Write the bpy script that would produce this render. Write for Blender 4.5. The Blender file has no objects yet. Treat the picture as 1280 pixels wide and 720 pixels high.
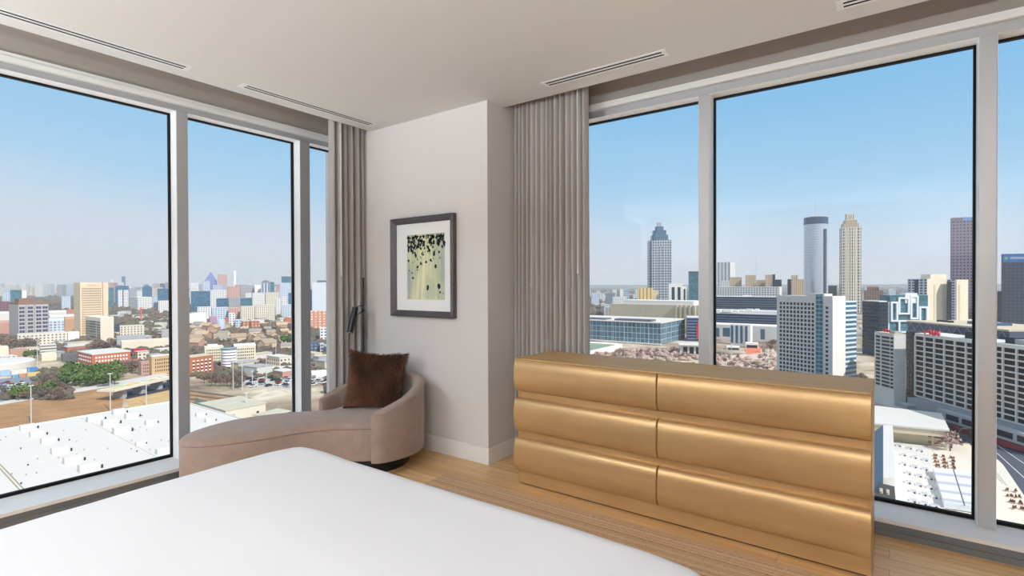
import bpy, bmesh, math, random
from mathutils import Vector, Matrix
R = math.radians
PI = math.pi
col = bpy.context.scene.collection
sc = bpy.context.scene
rng = random.Random(7)

# ------------------------------------------------------------------ camera
FPX = 651.0
YAW, PITCH, ROLL, EYE = R(35.98433), R(-0.45497), R(-0.18665), 1.4
fw = Vector((math.cos(YAW)*math.cos(PITCH), math.sin(YAW)*math.cos(PITCH), math.sin(PITCH)))
rt = Vector((math.sin(YAW), -math.cos(YAW), 0.0))
up = rt.cross(fw)
rt, up = (math.cos(ROLL)*rt + math.sin(ROLL)*up, math.cos(ROLL)*up - math.sin(ROLL)*rt)
ORG = Vector((0, 0, EYE))
cam_d = bpy.data.cameras.new('camera')
cam = bpy.data.objects.new('camera', cam_d)
col.objects.link(cam)
cam_d.sensor_width = 36.0
cam_d.lens = 36.0*FPX/1280.0
cam_d.clip_start = 0.05
cam_d.clip_end = 60000
cam.matrix_world = Matrix(((rt.x, up.x, -fw.x, 0), (rt.y, up.y, -fw.y, 0), (rt.z, up.z, -fw.z, EYE), (0, 0, 0, 1)))
sc.camera = cam

def ray(x, y):
    return (x-640)/FPX*rt - (y-360)/FPX*up + fw
def onz(x, y, z):
    d = ray(x, y)
    return ORG + d*((z-EYE)/d.z)
def at_depth(x, y, d):
    return ORG + ray(x, y)*d
def ddir(x, y, z, d):          # helper: depth of a ground point
    return (onz(x, y, z)-ORG).dot(fw)

# ------------------------------------------------------------------ colours and materials
def lin(c):
    c = c/255.0
    return c/12.92 if c <= 0.04045 else ((c+0.055)/1.055)**2.4
def C(r, g, b):
    return (lin(r), lin(g), lin(b), 1.0)

class NT:
    def __init__(self, m):
        m.use_nodes = True
        self.t = m.node_tree
        self.t.nodes.clear()
    def n(self, typ, **kw):
        nd = self.t.nodes.new(typ)
        for k, v in kw.items():
            setattr(nd, k, v)
        return nd
    def l(self, a, b):
        self.t.links.new(a, b)
    def math(self, op, a, b=None, clamp=False):
        nd = self.n('ShaderNodeMath', operation=op, use_clamp=clamp)
        for i, v in enumerate((a, b)):
            if v is None:
                continue
            if isinstance(v, (int, float)):
                nd.inputs[i].default_value = v
            else:
                self.l(v, nd.inputs[i])
        return nd.outputs[0]
    def mix(self, fac, a, b):
        nd = self.n('ShaderNodeMix', data_type='RGBA')
        for i, v in ((0, fac), (6, a), (7, b)):
            if isinstance(v, (int, float)):
                nd.inputs[i].default_value = v
            elif isinstance(v, tuple):
                nd.inputs[i].default_value = v
            else:
                self.l(v, nd.inputs[i])
        return nd.outputs[2]

def mat(name, rgb, rough=0.6, metal=0.0, spec=0.5, var=0.0, vscale=8.0, bump=0.0, bscale=60.0, stretch=None, coat=0.0, sheen=0.0):
    m = bpy.data.materials.new(name)
    t = NT(m)
    out = t.n('ShaderNodeOutputMaterial')
    p = t.n('ShaderNodeBsdfPrincipled')
    p.inputs['Roughness'].default_value = rough
    p.inputs['Metallic'].default_value = metal
    p.inputs['Specular IOR Level'].default_value = spec
    p.inputs['Coat Weight'].default_value = coat
    p.inputs['Sheen Weight'].default_value = sheen
    p.inputs['Base Color'].default_value = C(*rgb)
    t.l(p.outputs[0], out.inputs[0])
    if var or bump:
        tc = t.n('ShaderNodeTexCoord')
        vec = tc.outputs['Object']
        if stretch:
            mp = t.n('ShaderNodeMapping')
            mp.inputs['Scale'].default_value = stretch
            t.l(vec, mp.inputs[0]); vec = mp.outputs[0]
        if var:
            nz = t.n('ShaderNodeTexNoise')
            nz.inputs['Scale'].default_value = vscale
            nz.inputs['Detail'].default_value = 5
            t.l(vec, nz.inputs['Vector'])
            f = t.math('MULTIPLY_ADD', nz.outputs[0], 1.8)
            f.node.inputs[2].default_value = -0.4
            f.node.use_clamp = True
            c = C(*rgb)
            a = tuple(x*(1-var) for x in c[:3])+(1,)
            b = tuple(min(1, x*(1+var)) for x in c[:3])+(1,)
            t.l(t.mix(f, a, b), p.inputs['Base Color'])
        if bump:
            nz = t.n('ShaderNodeTexNoise')
            nz.inputs['Scale'].default_value = bscale
            nz.inputs['Detail'].default_value = 3
            t.l(vec, nz.inputs['Vector'])
            b = t.n('ShaderNodeBump')
            b.inputs['Strength'].default_value = bump
            b.inputs['Distance'].default_value = 0.01
            t.l(nz.outputs[0], b.inputs['Height'])
            t.l(b.outputs[0], p.inputs['Normal'])
    return m

def facade(name, wall, win, pu, pv, ru, rv, roof=None, wrough=0.75, grough=0.15, vary=0.35, spec=0.5):
    """Wall with a grid of windows; UV in metres, so the grid sits on the walls and not on the roof."""
    m = bpy.data.materials.new(name)
    t = NT(m)
    out = t.n('ShaderNodeOutputMaterial')
    p = t.n('ShaderNodeBsdfPrincipled')
    t.l(p.outputs[0], out.inputs[0])
    uv = t.n('ShaderNodeUVMap'); uv.uv_map = 'UVMap'
    s = t.n('ShaderNodeSeparateXYZ'); t.l(uv.outputs[0], s.inputs[0])
    u = t.math('DIVIDE', s.outputs[0], pu); v = t.math('DIVIDE', s.outputs[1], pv)
    def band(x, r):
        fr = t.math('FRACT', x)
        d = t.math('ABSOLUTE', t.math('SUBTRACT', fr, 0.5))
        return t.math('LESS_THAN', d, r/2)
    k = t.math('MULTIPLY', band(u, ru), band(v, rv))
    g = t.n('ShaderNodeNewGeometry')
    gs = t.n('ShaderNodeSeparateXYZ'); t.l(g.outputs['Normal'], gs.inputs[0])
    side = t.math('LESS_THAN', t.math('ABSOLUTE', gs.outputs[2]), 0.6)
    k = t.math('MULTIPLY', k, side)
    cb = t.n('ShaderNodeCombineXYZ')
    t.l(t.math('FLOOR', u), cb.inputs[0]); t.l(t.math('FLOOR', v), cb.inputs[1])
    wn = t.n('ShaderNodeTexWhiteNoise'); t.l(cb.outputs[0], wn.inputs[0])
    w = C(*win)
    wc = t.mix(wn.outputs[0], tuple(x*(1-vary) for x in w[:3])+(1,), tuple(min(1, x*(1+vary)) for x in w[:3])+(1,))
    nz = t.n('ShaderNodeTexNoise'); nz.inputs['Scale'].default_value = 0.12
    tc = t.n('ShaderNodeTexCoord'); t.l(tc.outputs['Object'], nz.inputs['Vector'])
    a = C(*wall)
    wallc = t.mix(nz.outputs[0], tuple(x*0.9 for x in a[:3])+(1,), tuple(min(1, x*1.08) for x in a[:3])+(1,))
    if roof:
        wallc = t.mix(side, C(*roof), wallc)
    t.l(t.mix(k, wallc, wc), p.inputs['Base Color'])
    rr = t.math('MULTIPLY_ADD', k, grough-wrough); rr.node.inputs[2].default_value = wrough
    t.l(rr, p.inputs['Roughness'])
    p.inputs['Specular IOR Level'].default_value = spec
    return m

# ------------------------------------------------------------------ mesh builder
class MB:
    def __init__(self):
        self.v, self.f, self.mi, self.uv = [], [], [], []
    def poly(self, pts, mi=0, uv=None):
        b = len(self.v)
        self.v += [tuple(p) for p in pts]
        self.f.append(tuple(range(b, b+len(pts))))
        self.mi.append(mi)
        self.uv.append(uv or [(0, 0)]*len(pts))
        return self
    def box(self, x0, y0, z0, x1, y1, z1, mi=0):
        b = len(self.v)
        self.v += [(x0, y0, z0), (x1, y0, z0), (x1, y1, z0), (x0, y1, z0), (x0, y0, z1), (x1, y0, z1), (x1, y1, z1), (x0, y1, z1)]
        w, l, h = x1-x0, y1-y0, z1-z0
        F = [((0, 1, 5, 4), w, h), ((1, 2, 6, 5), l, h), ((2, 3, 7, 6), w, h), ((3, 0, 4, 7), l, h), ((4, 5, 6, 7), w, l), ((3, 2, 1, 0), w, l)]
        for q, a, c in F:
            self.f.append(tuple(b+i for i in q)); self.mi.append(mi)
            self.uv.append([(0, 0), (a, 0), (a, c), (0, c)])
        return self
    def prism(self, pts, z0, z1, mi=0, top_mi=None):
        """pts counter-clockwise (x, y)."""
        n = len(pts)
        u = 0.0
        for i in range(n):
            a, c = pts[i], pts[(i+1) % n]
            d = math.hypot(c[0]-a[0], c[1]-a[1])
            self.poly([(a[0], a[1], z0), (c[0], c[1], z0), (c[0], c[1], z1), (a[0], a[1], z1)], mi, [(u, 0), (u+d, 0), (u+d, z1-z0), (u, z1-z0)])
            u += d
        self.poly([(p[0], p[1], z1) for p in pts], mi if top_mi is None else top_mi)
        self.poly([(p[0], p[1], z0) for p in reversed(pts)], mi)
        return self
    def tube(self, p0, p1, r0, r1=None, n=10, mi=0):
        r1 = r0 if r1 is None else r1
        p0, p1 = Vector(p0), Vector(p1)
        d = (p1-p0).normalized()
        a = d.cross(Vector((0, 0, 1)) if abs(d.z) < 0.9 else Vector((1, 0, 0))).normalized()
        c = d.cross(a)
        A = [p0+(a*math.cos(2*PI*i/n)+c*math.sin(2*PI*i/n))*r0 for i in range(n)]
        B = [p1+(a*math.cos(2*PI*i/n)+c*math.sin(2*PI*i/n))*r1 for i in range(n)]
        b = len(self.v)
        self.v += [tuple(p) for p in A+B]
        for i in range(n):
            j = (i+1) % n
            self.f.append((b+i, b+j, b+n+j, b+n+i)); self.mi.append(mi); self.uv.append([(0, 0)]*4)
        self.f.append(tuple(b+i for i in reversed(range(n)))); self.mi.append(mi); self.uv.append([(0, 0)]*n)
        self.f.append(tuple(b+n+i for i in range(n))); self.mi.append(mi); self.uv.append([(0, 0)]*n)
        return self
    def path(self, pts, r, n=8, mi=0, closed=False):
        P = [Vector(p) for p in pts]
        N = len(P)
        b = len(self.v)
        prev = None
        for i in range(N):
            q0 = P[i-1] if (i > 0 or closed) else P[i]
            q1 = P[(i+1) % N] if (i < N-1 or closed) else P[i]
            d = (q1-q0).normalized()
            if prev is None:
                a = d.cross(Vector((0, 0, 1)) if abs(d.z) < 0.9 else Vector((1, 0, 0))).normalized()
            else:
                a = (prev-d*prev.dot(d)).normalized()
            prev = a
            c = d.cross(a)
            self.v += [tuple(P[i]+(a*math.cos(2*PI*k/n)+c*math.sin(2*PI*k/n))*r) for k in range(n)]
        for i in range(N if closed else N-1):
            j = (i+1) % N
            for k in range(n):
                m = (k+1) % n
                self.f.append((b+i*n+k, b+i*n+m, b+j*n+m, b+j*n+k)); self.mi.append(mi); self.uv.append([(0, 0)]*4)
        if not closed:
            self.f.append(tuple(b+k for k in reversed(range(n)))); self.mi.append(mi); self.uv.append([(0, 0)]*n)
            self.f.append(tuple(b+(N-1)*n+k for k in range(n))); self.mi.append(mi); self.uv.append([(0, 0)]*n)
        return self
    def rings(self, rs, closed=True, cap0=True, cap1=True, mi=0):
        """loft between rings of equal length"""
        b = len(self.v); n = len(rs[0])
        for r in rs:
            self.v += [tuple(p) for p in r]
        for i in range(len(rs)-1):
            for k in range(n if closed else n-1):
                m = (k+1) % n
                self.f.append((b+i*n+k, b+i*n+m, b+(i+1)*n+m, b+(i+1)*n+k)); self.mi.append(mi); self.uv.append([(0, 0)]*4)
        if cap0:
            self.f.append(tuple(b+k for k in reversed(range(n)))); self.mi.append(mi); self.uv.append([(0, 0)]*n)
        if cap1:
            o = b+(len(rs)-1)*n
            self.f.append(tuple(o+k for k in range(n))); self.mi.append(mi); self.uv.append([(0, 0)]*n)
        return self
    def lathe(self, prof, n=24, c=(0, 0), mi=0):
        return self.rings([[(c[0]+r*math.cos(2*PI*k/n), c[1]+r*math.sin(2*PI*k/n), z) for k in range(n)] for r, z in prof], mi=mi)
    def mesh(self, name, mats, smooth=None):
        me = bpy.data.meshes.new(name)
        me.from_pydata(self.v, [], self.f)
        for m in (mats if isinstance(mats, (list, tuple)) else [mats]):
            me.materials.append(m)
        me.polygons.foreach_set('material_index', self.mi)
        ul = me.uv_layers.new(name='UVMap')
        ul.data.foreach_set('uv', [x for f in self.uv for q in f for x in q])
        if smooth is not None:
            bm = bmesh.new(); bm.from_mesh(me)
            bmesh.ops.remove_doubles(bm, verts=bm.verts, dist=1e-5)
            bmesh.ops.recalc_face_normals(bm, faces=bm.faces)
            for f in bm.faces:
                f.smooth = True
            for e in bm.edges:
                e.smooth = not (len(e.link_faces) == 2 and e.calc_face_angle(0) > R(smooth))
            bm.to_mesh(me); bm.free()
        me.update()
        return me
    def build(self, name, mats, parent=None, smooth=None, bevel=0.0, loc=None):
        o = bpy.data.objects.new(name, self.mesh(name, mats, smooth))
        col.objects.link(o)
        if parent is not None:
            o.parent = parent
        if loc is not None:
            o.location = loc
        if bevel:
            b = o.modifiers.new('bevel', 'BEVEL'); b.width = bevel; b.segments = 2; b.limit_method = 'ANGLE'
        return o

def tag(o, label=None, cat=None, group=None, kind=None):
    if label: o['label'] = label
    if cat: o['category'] = cat
    if group: o['group'] = group
    if kind: o['kind'] = kind
    return o
def empty(name, loc=(0, 0, 0), rz=0.0, label=None, cat=None, group=None, kind=None):
    o = bpy.data.objects.new(name, None)
    col.objects.link(o)
    o.location = loc; o.rotation_euler = (0, 0, rz)
    o.empty_display_size = 0.1
    return tag(o, label, cat, group, kind)
def struct(mb, name, m, label, cat, bevel=0.0, smooth=None):
    return tag(mb.build(name, m, bevel=bevel, smooth=smooth), label, cat, kind='structure')
def copy_of(o, name, parent, loc, rz=0.0):
    c = o.copy(); col.objects.link(c); c.parent = parent; c.location = loc; c.rotation_euler = (0, 0, rz); c.name = name
    return c

# ================================================================== INTERIOR
XW, YC = 3.145, 2.515            # face of the wall with the picture, side of the pillar
CE = 2.816                       # ceiling
PX, PY = 3.357, 3.897            # edges of the ceiling at the curtain pockets
MXR, GXR = 3.70, 3.80            # right mullion face, right glass
MYL, GYL = 4.31, 4.41            # left mullion face, left glass
SXR, SYL, SZ = 3.532, 4.107, 0.093

M = {}
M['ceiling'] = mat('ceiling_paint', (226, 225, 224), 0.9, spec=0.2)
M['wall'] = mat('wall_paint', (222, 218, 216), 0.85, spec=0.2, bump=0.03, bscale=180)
M['pocket'] = mat('pocket_shade_paint', (164, 157, 151), 0.9, spec=0.2)  # darker than the wall paint, the pocket's shade is in the colour
M['panel'] = mat('dark_unseen_wall', (138, 128, 122), 0.7, var=.1, vscale=3)  # unseen walls kept dark to cut frontal light
M['trim'] = mat('trim_paint', (240, 238, 236), 0.5, spec=0.3)
M['alu'] = mat('window_aluminium', (186, 187, 190), 0.42, metal=0.45, spec=0.5)
M['daylit_reveal'] = mat('reveal_painted_daylight', (248, 248, 249), 0.35, spec=0.5)  # whiter than the aluminium: daylight on the frame sides put into the colour
M['sill'] = mat('sill_aluminium', (230, 227, 224), 0.42, metal=0.0, spec=0.5, var=.03, vscale=2, stretch=(1, 1, 1))
M['gasket'] = mat('gasket_rubber', (10, 10, 11), 0.6, spec=0.2)
M['kick'] = mat('sill_front_panel', (100, 99, 99), 0.5)

def wood_floor():
    m = bpy.data.materials.new('oak_plank_floor')
    t = NT(m)
    out = t.n('ShaderNodeOutputMaterial'); p = t.n('ShaderNodeBsdfPrincipled'); t.l(p.outputs[0], out.inputs[0])
    tc = t.n('ShaderNodeTexCoord'); mp = t.n('ShaderNodeMapping')
    mp.inputs['Rotation'].default_value = (0, 0, PI/2)
    t.l(tc.outputs['Object'], mp.inputs[0])
    br = t.n('ShaderNodeTexBrick')
    br.offset = 0.37; br.offset_frequency = 2
    br.inputs['Color1'].default_value = (0.0, 0.0, 0.0, 1); br.inputs['Color2'].default_value = (1, 1, 1, 1)
    br.inputs['Mortar'].default_value = (0.5, 0.5, 0.5, 1)
    br.inputs['Scale'].default_value = 1.0
    br.inputs['Mortar Size'].default_value = 0.0012
    br.inputs['Brick Width'].default_value = 1.25; br.inputs['Row Height'].default_value = 0.13
    t.l(mp.outputs[0], br.inputs['Vector'])
    mp2 = t.n('ShaderNodeMapping'); mp2.inputs['Scale'].default_value = (1.3, 22, 1)
    t.l(mp.outputs[0], mp2.inputs[0])
    off = t.n('ShaderNodeVectorMath', operation='ADD')
    sc_ = t.n('ShaderNodeVectorMath', operation='SCALE'); sc_.inputs['Scale'].default_value = 7.0
    t.l(br.outputs['Color'], sc_.inputs[0]); t.l(mp2.outputs[0], off.inputs[0]); t.l(sc_.outputs[0], off.inputs[1])
    nz = t.n('ShaderNodeTexNoise'); nz.inputs['Scale'].default_value = 1.6; nz.inputs['Detail'].default_value = 6; nz.inputs['Distortion'].default_value = 0.6
    t.l(off.outputs[0], nz.inputs['Vector'])
    r = t.n('ShaderNodeValToRGB')
    e = r.color_ramp.elements
    e[0].position = 0.3; e[0].color = C(178, 132, 82)
    e[1].position = 0.68; e[1].color = C(230, 190, 136)
    t.l(nz.outputs[0], r.inputs[0])
    tint = t.mix(br.outputs['Color'], C(196, 150, 98), C(234, 198, 148))
    c = t.mix(0.45, r.outputs[0], tint)
    c = t.mix(t.math('MULTIPLY', br.outputs['Fac'], 0.75), c, C(80, 52, 30))
    t.l(c, p.inputs['Base Color'])
    p.inputs['Roughness'].default_value = 0.38
    b = t.n('ShaderNodeBump'); b.inputs['Strength'].default_value = 0.12; b.inputs['Distance'].default_value = 0.004
    t.l(nz.outputs[0], b.inputs['Height']); t.l(b.outputs[0], p.inputs['Normal'])
    return m
M['floor'] = wood_floor()

def glass_mat(name, tint=(1, 1, 1, 1), refl=0.035):
    m = bpy.data.materials.new(name)
    t = NT(m)
    out = t.n('ShaderNodeOutputMaterial'); a = t.n('ShaderNodeBsdfTransparent'); g = t.n('ShaderNodeBsdfGlossy')
    a.inputs[0].default_value = tint
    g.inputs['Roughness'].default_value = 0.0
    mx = t.n('ShaderNodeMixShader'); mx.inputs[0].default_value = refl
    t.l(a.outputs[0], mx.inputs[1]); t.l(g.outputs[0], mx.inputs[2]); t.l(mx.outputs[0], out.inputs[0])
    return m
M['pane'] = glass_mat('window_glass', (0.985, 0.99, 0.99, 1), 0.014)

XB, YB = -3.3, -3.3              # far ends of the room behind the camera
struct(MB().box(XB, YB, -0.12, SXR+0.02, SYL+0.02, 0.0), 'floor', M['floor'], 'light oak plank floor of the bedroom', 'floor')
cb_ = MB()
cb_.box(XB, YB, CE, PX, PY, CE+0.2)
cb_.box(PX, YB, CE+0.2, 3.95, 4.6, CE+0.3)
cb_.box(XB, PY, CE+0.2, PX, 4.6, CE+0.3)
struct(cb_, 'ceiling', M['ceiling'], 'flat white bedroom ceiling with recessed curtain pockets at the windows', 'ceiling')
# pillar between the two window walls: the wall with the picture and its side
struct(MB().box(XW, YC, 0.0, 3.95, 4.6, CE+0.2), 'wall_corner', M['wall'], 'greige painted corner pillar wall carrying the framed picture', 'wall', bevel=0.003)
# walls over the windows (in the pockets) and beyond the glazing
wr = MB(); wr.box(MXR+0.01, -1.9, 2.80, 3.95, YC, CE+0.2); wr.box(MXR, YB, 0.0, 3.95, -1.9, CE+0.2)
struct(wr, 'wall_right', M['pocket'], 'shade-darkened wall strip in the pocket above the right windows', 'wall')
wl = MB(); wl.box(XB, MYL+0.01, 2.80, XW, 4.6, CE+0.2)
struct(wl, 'wall_left', M['pocket'], 'shade-darkened wall strip in the pocket above the left windows', 'wall')
struct(MB().box(XB-0.15, YB-0.15, 0.0, XB, 4.6, CE+0.2), 'wall_back', M['panel'], 'plain painted wall behind the bed head', 'wall')
struct(MB().box(XB-0.15, YB-0.15, 0.0, 3.95, YB, CE+0.2), 'wall_side', M['panel'], 'plain painted wall behind the photographer', 'wall')
# baseboards
bbm = MB(); bbm.box(XW-0.012, YC-0.012, 0, XW, 4.05, 0.122); bbm.box(XW-0.008, YC-0.008, 0.122, XW, 4.05, 0.128)
struct(bbm, 'baseboard_left', M['trim'], 'white baseboard under the framed picture', 'baseboard', bevel=0.002)
bbm = MB(); bbm.box(XW, YC-0.012, 0, SXR-0.0, YC, 0.122); bbm.box(XW, YC-0.008, 0.122, SXR, YC, 0.128)
struct(bbm, 'baseboard_right', M['trim'], 'white baseboard on the pillar side beside the gold dresser', 'baseboard', bevel=0.002)

# sills: flat aluminium shelf over a dark front panel
s = MB(); s.box(SXR, -1.9, SZ-0.022, GXR+0.06, YC, SZ); s.box(SXR+0.12, -1.9, SZ, SXR+0.123, YC, SZ+0.0006)
struct(s, 'trim_1', M['sill'], 'flat silver window sill below the right windows', 'window sill')
s = MB(); s.box(SXR+0.004, -1.9, 0.0, SXR+0.03, YC, SZ-0.022); s.box(SXR-0.006, -1.9, 0.0, SXR+0.004, YC, 0.034)
struct(s, 'trim_2', M['kick'], 'dark grey front panel under the right window sill', 'panel')
s = MB(); s.box(XB, SYL, SZ-0.022, XW, GYL+0.06, SZ); s.box(XB, SYL+0.12, SZ, XW, SYL+0.123, SZ+0.0006)
struct(s, 'trim_3', M['sill'], 'flat silver window sill below the left windows', 'window sill')
s = MB(); s.box(XB, SYL+0.004, 0.0, XW, SYL+0.03, SZ-0.022); s.box(XB, SYL-0.006, 0.0, XW, SYL+0.004, 0.034)
struct(s, 'trim_4', M['kick'], 'dark grey front panel under the left window sill', 'panel')
# heads with the two light rails under the pocket wall
HZ = 2.70
s = MB(); s.box(MXR, -1.9, HZ, GXR+0.06, YC, 2.752)
h5 = struct(s, 'trim_5', M['alu'], 'silver window head with rails along the top of the right windows', 'window frame', bevel=0.0015)
s = MB(); s.box(XB, MYL, HZ, XW, GYL+0.06, 2.742)
h6 = struct(s, 'trim_6', M['alu'], 'silver window head with rails along the top of the left windows', 'window frame', bevel=0.0015)
for ra in ((MXR-0.035, 2.7525, 2.778), (MXR-0.018, 2.780, 2.803)):
    MB().box(ra[0], -1.9, ra[1], MXR+0.008, YC, ra[2]).build('rail', M['trim'], h5, bevel=.002)
for ra in ((MYL-0.035, 2.7425, 2.773), (MYL-0.018, 2.775, 2.803)):
    MB().box(XB, ra[0], ra[1], XW, MYL+0.008, ra[2]).build('rail', M['trim'], h6, bevel=.002)
MB().box(MXR+0.003, -1.9, HZ-0.002, GXR, YC, HZ).build('daylit_reveal', M['daylit_reveal'], h5)  # white strips carry painted daylight on the head underside
MB().box(XB, MYL+0.003, HZ-0.002, XW, GYL, HZ).build('daylit_reveal', M['daylit_reveal'], h6)
# mullions
k = 7
for y0, y1, lab in ((1.008, 1.079, 'silver mullion post of the right windows behind the gold dresser'), (-0.452, -0.380, 'silver mullion post of the right windows nearest the right edge'), (-1.9, -1.83, 'silver end post closing the right windows')):
    o_ = struct(MB().box(MXR, y0, SZ, GXR+0.06, y1, HZ), 'trim_%d' % k, M['alu'], lab, 'window frame', bevel=0.002); k += 1
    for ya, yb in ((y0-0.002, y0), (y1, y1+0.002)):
        MB().box(MXR+0.003, ya, SZ, GXR, yb, HZ-0.002).build('daylit_reveal', M['daylit_reveal'], o_)  # added strips carry painted daylight on the post sides
for x0, x1, lab in ((1.682, 1.759, 'silver mullion post of the left windows behind the chaise foot'), (2.688, 2.784, 'silver mullion post of the left windows beside the curtain'), (-0.05, 0.02, 'silver mullion post of the left windows outside the frame'), (-1.45, -1.38, 'silver mullion post of the left windows beside the bed head'), (XB, XB+.07, 'silver end post closing the left windows')):
    o_ = struct(MB().box(x0, MYL, SZ, x1, GYL+0.06, HZ), 'trim_%d' % k, M['alu'], lab, 'window frame', bevel=0.002); k += 1
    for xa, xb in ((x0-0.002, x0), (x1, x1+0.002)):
        MB().box(xa, MYL+0.003, SZ, xb, GYL, HZ-0.002).build('daylit_reveal', M['daylit_reveal'], o_)

def window(n, side, a, b, label):
    """one fixed light: black gasket and its pane"""
    root = empty('window_%d' % n, (GXR, (a+b)/2, SZ) if side == 'r' else ((a+b)/2, GYL, SZ), 0, label, 'window', kind='structure')
    w = (b-a)/2; h = HZ-SZ; g = 0.013
    mb = MB(); pn = MB()
    def bx(m, u0, z0, u1, z1, d0, d1):
        if side == 'r': m.box(d0, u0, z0, d1, u1, z1)
        else: m.box(u0, d0, z0, u1, d1, z1)
    bx(mb, -w, 0, -w+g, h, 0, .03); bx(mb, w-g, 0, w, h, 0, .03); bx(mb, -w+g, 0, w-g, g+.006, 0, .03); bx(mb, -w+g, h-g, w-g, h, 0, .03)
    mb.build('gasket', M['gasket'], root)
    bx(pn, -w+g, g+.006, w-g, h-g, .014, .02)
    if side == 'r': pn2 = MB().poly([(.017, -w+g, g), (.017, w-g, g), (.017, w-g, h-g), (.017, -w+g, h-g)])
    else: pn2 = MB().poly([(-w+g, .017, g), (w-g, .017, g), (w-g, .017, h-g), (-w+g, .017, h-g)])
    pn2.build('pane', M['pane'], root)
window(1, 'l', 0.02, 1.682, 'wide left window over the vast white roof')
window(2, 'l', 1.759, 2.688, 'middle left window behind the chaise')
window(3, 'l', 2.784, XW, 'narrow left window half covered by the curtain')
window(4, 'l', -1.38, -0.05, 'left window at the far left outside the frame')
window(8, 'l', XB+.07, -1.45, 'added unseen left window beside the bed head')  # unseen window added to let more daylight in
window(5, 'r', 1.079, YC, 'right window beside the taupe curtain with the stepped tower')
window(6, 'r', -0.380, 1.008, 'wide right window behind the gold dresser')
window(7, 'r', -1.83, -0.452, 'right window at the right edge with the blue sign tower')

# ------------------------------------------------------------------ ceiling slot vents
M['vent'] = mat('vent_white', (240, 240, 240), 0.45)
M['slot'] = mat('vent_dark', (18, 18, 19), 0.8, spec=0.1)
def vent(cx, cy, L, along_x, label):
    r = empty('ceiling_vent', (cx, cy, CE), 0 if along_x else PI/2, label, 'ceiling vent', 'slot diffusers in the ceiling')
    W = 0.05
    fr = MB()
    for y0, y1 in ((-W, -0.030), (-0.009, 0.009), (0.030, W)):
        fr.box(-L/2+0.03, y0, -0.003, L/2-0.03, y1, 0.0)
    fr.box(-L/2, -W, -0.003, -L/2+0.03, W, 0.0); fr.box(L/2-0.03, -W, -0.003, L/2, W, 0.0)
    fr.build('frame', M['vent'], r)
    for y in (-0.0195, 0.0195):
        MB().box(-L/2+0.03, y-0.0104, -0.0012, L/2-0.03, y+0.0104, -0.0002).build('slot', M['slot'], r)
vent((0.1+1.535)/2, 3.722, 1.435, True, 'ceiling slot vent at the upper left corner of the photo')
vent((1.87+3.04)/2, 3.722, 1.17, True, 'ceiling slot vent between the left curtain and left windows')
vent(3.15, (1.105+2.0)/2, 0.895, False, 'ceiling slot vent above the right curtain')
vent(3.15, (0.226-0.75)/2, 0.976, False, 'ceiling slot vent cut off by the upper right edge')

# ------------------------------------------------------------------ picture
M['frame'] = mat('frame_dark_wood', (74, 68, 70), 0.42, var=0.2, vscale=30)
M['mat'] = mat('picture_mat', (248, 248, 248), 0.9, spec=0.1)
def art():
    m = bpy.data.materials.new('abstract_print')
    t = NT(m)
    out = t.n('ShaderNodeOutputMaterial'); p = t.n('ShaderNodeBsdfPrincipled'); t.l(p.outputs[0], out.inputs[0])
    tc = t.n('ShaderNodeTexCoord')
    mp = t.n('ShaderNodeMapping'); mp.inputs['Scale'].default_value = (1, 22, 1.6)
    t.l(tc.outputs['Object'], mp.inputs[0])
    nz = t.n('ShaderNodeTexNoise'); nz.inputs['Scale'].default_value = 1.5; nz.inputs['Detail'].default_value = 4
    t.l(mp.outputs[0], nz.inputs['Vector'])
    n2 = t.n('ShaderNodeTexNoise'); n2.inputs['Scale'].default_value = 5; n2.inputs['Detail'].default_value = 3
    t.l(tc.outputs['Object'], n2.inputs['Vector'])
    s = t.n('ShaderNodeSeparateXYZ'); t.l(tc.outputs['Object'], s.inputs[0])
    g = t.math('MULTIPLY_ADD', s.outputs[1], 1.6); g.node.inputs[2].default_value = 0.5
    f = t.math('ADD', t.math('MULTIPLY', nz.outputs[0], 0.7), t.math('MULTIPLY', n2.outputs[0], 0.45))
    f = t.math('SUBTRACT', f, t.math('MULTIPLY', t.math('ABSOLUTE', t.math('ADD', s.outputs[1], 0.02)), 1.2))
    r = t.n('ShaderNodeValToRGB'); e = r.color_ramp.elements
    e[0].position = 0.22; e[0].color = C(166, 178, 168)
    e[1].position = 0.66; e[1].color = C(240, 234, 194)
    x = e.new(0.45); x.color = C(206, 210, 174)
    t.l(f, r.inputs[0]); t.l(r.outputs[0], p.inputs['Base Color'])
    p.inputs['Roughness'].default_value = 0.7
    return m
M['art'] = art()
M['artdark'] = mat('print_dark_leaves', (46, 52, 62), 0.8, spec=0.1)
pic = empty('framed_picture', (XW, 3.209, 1.547), 0, 'framed abstract print with dark speckles on the greige pillar wall', 'picture')
w, h, fb = 0.374, 0.425, 0.052
f = MB()
def ring4(w, h, x): return [(x, w, -h), (x, -w, -h), (x, -w, h), (x, w, h)]
rs = [ring4(w, h, -0.002), ring4(w, h, -0.046), ring4(w-0.008, h-0.008, -0.05), ring4(w-fb, h-fb, -0.022), ring4(w-fb, h-fb, -0.014)]
f.rings(rs, cap0=False, cap1=False)
f.build('frame', M['frame'], pic)
MB().box(-0.014, -(w-fb+.004), -(h-fb+.004), -0.004, w-fb+.004, h-fb+.004).build('mat_board', M['mat'], pic)
aw, ah, ay, az = 0.222, 0.277, -0.033, 0.0
pr = MB(); pr.box(-0.0155, ay-aw, az-ah, -0.0140, ay+aw, az+ah, 0)
lv = pr
rl = random.Random(11)
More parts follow.
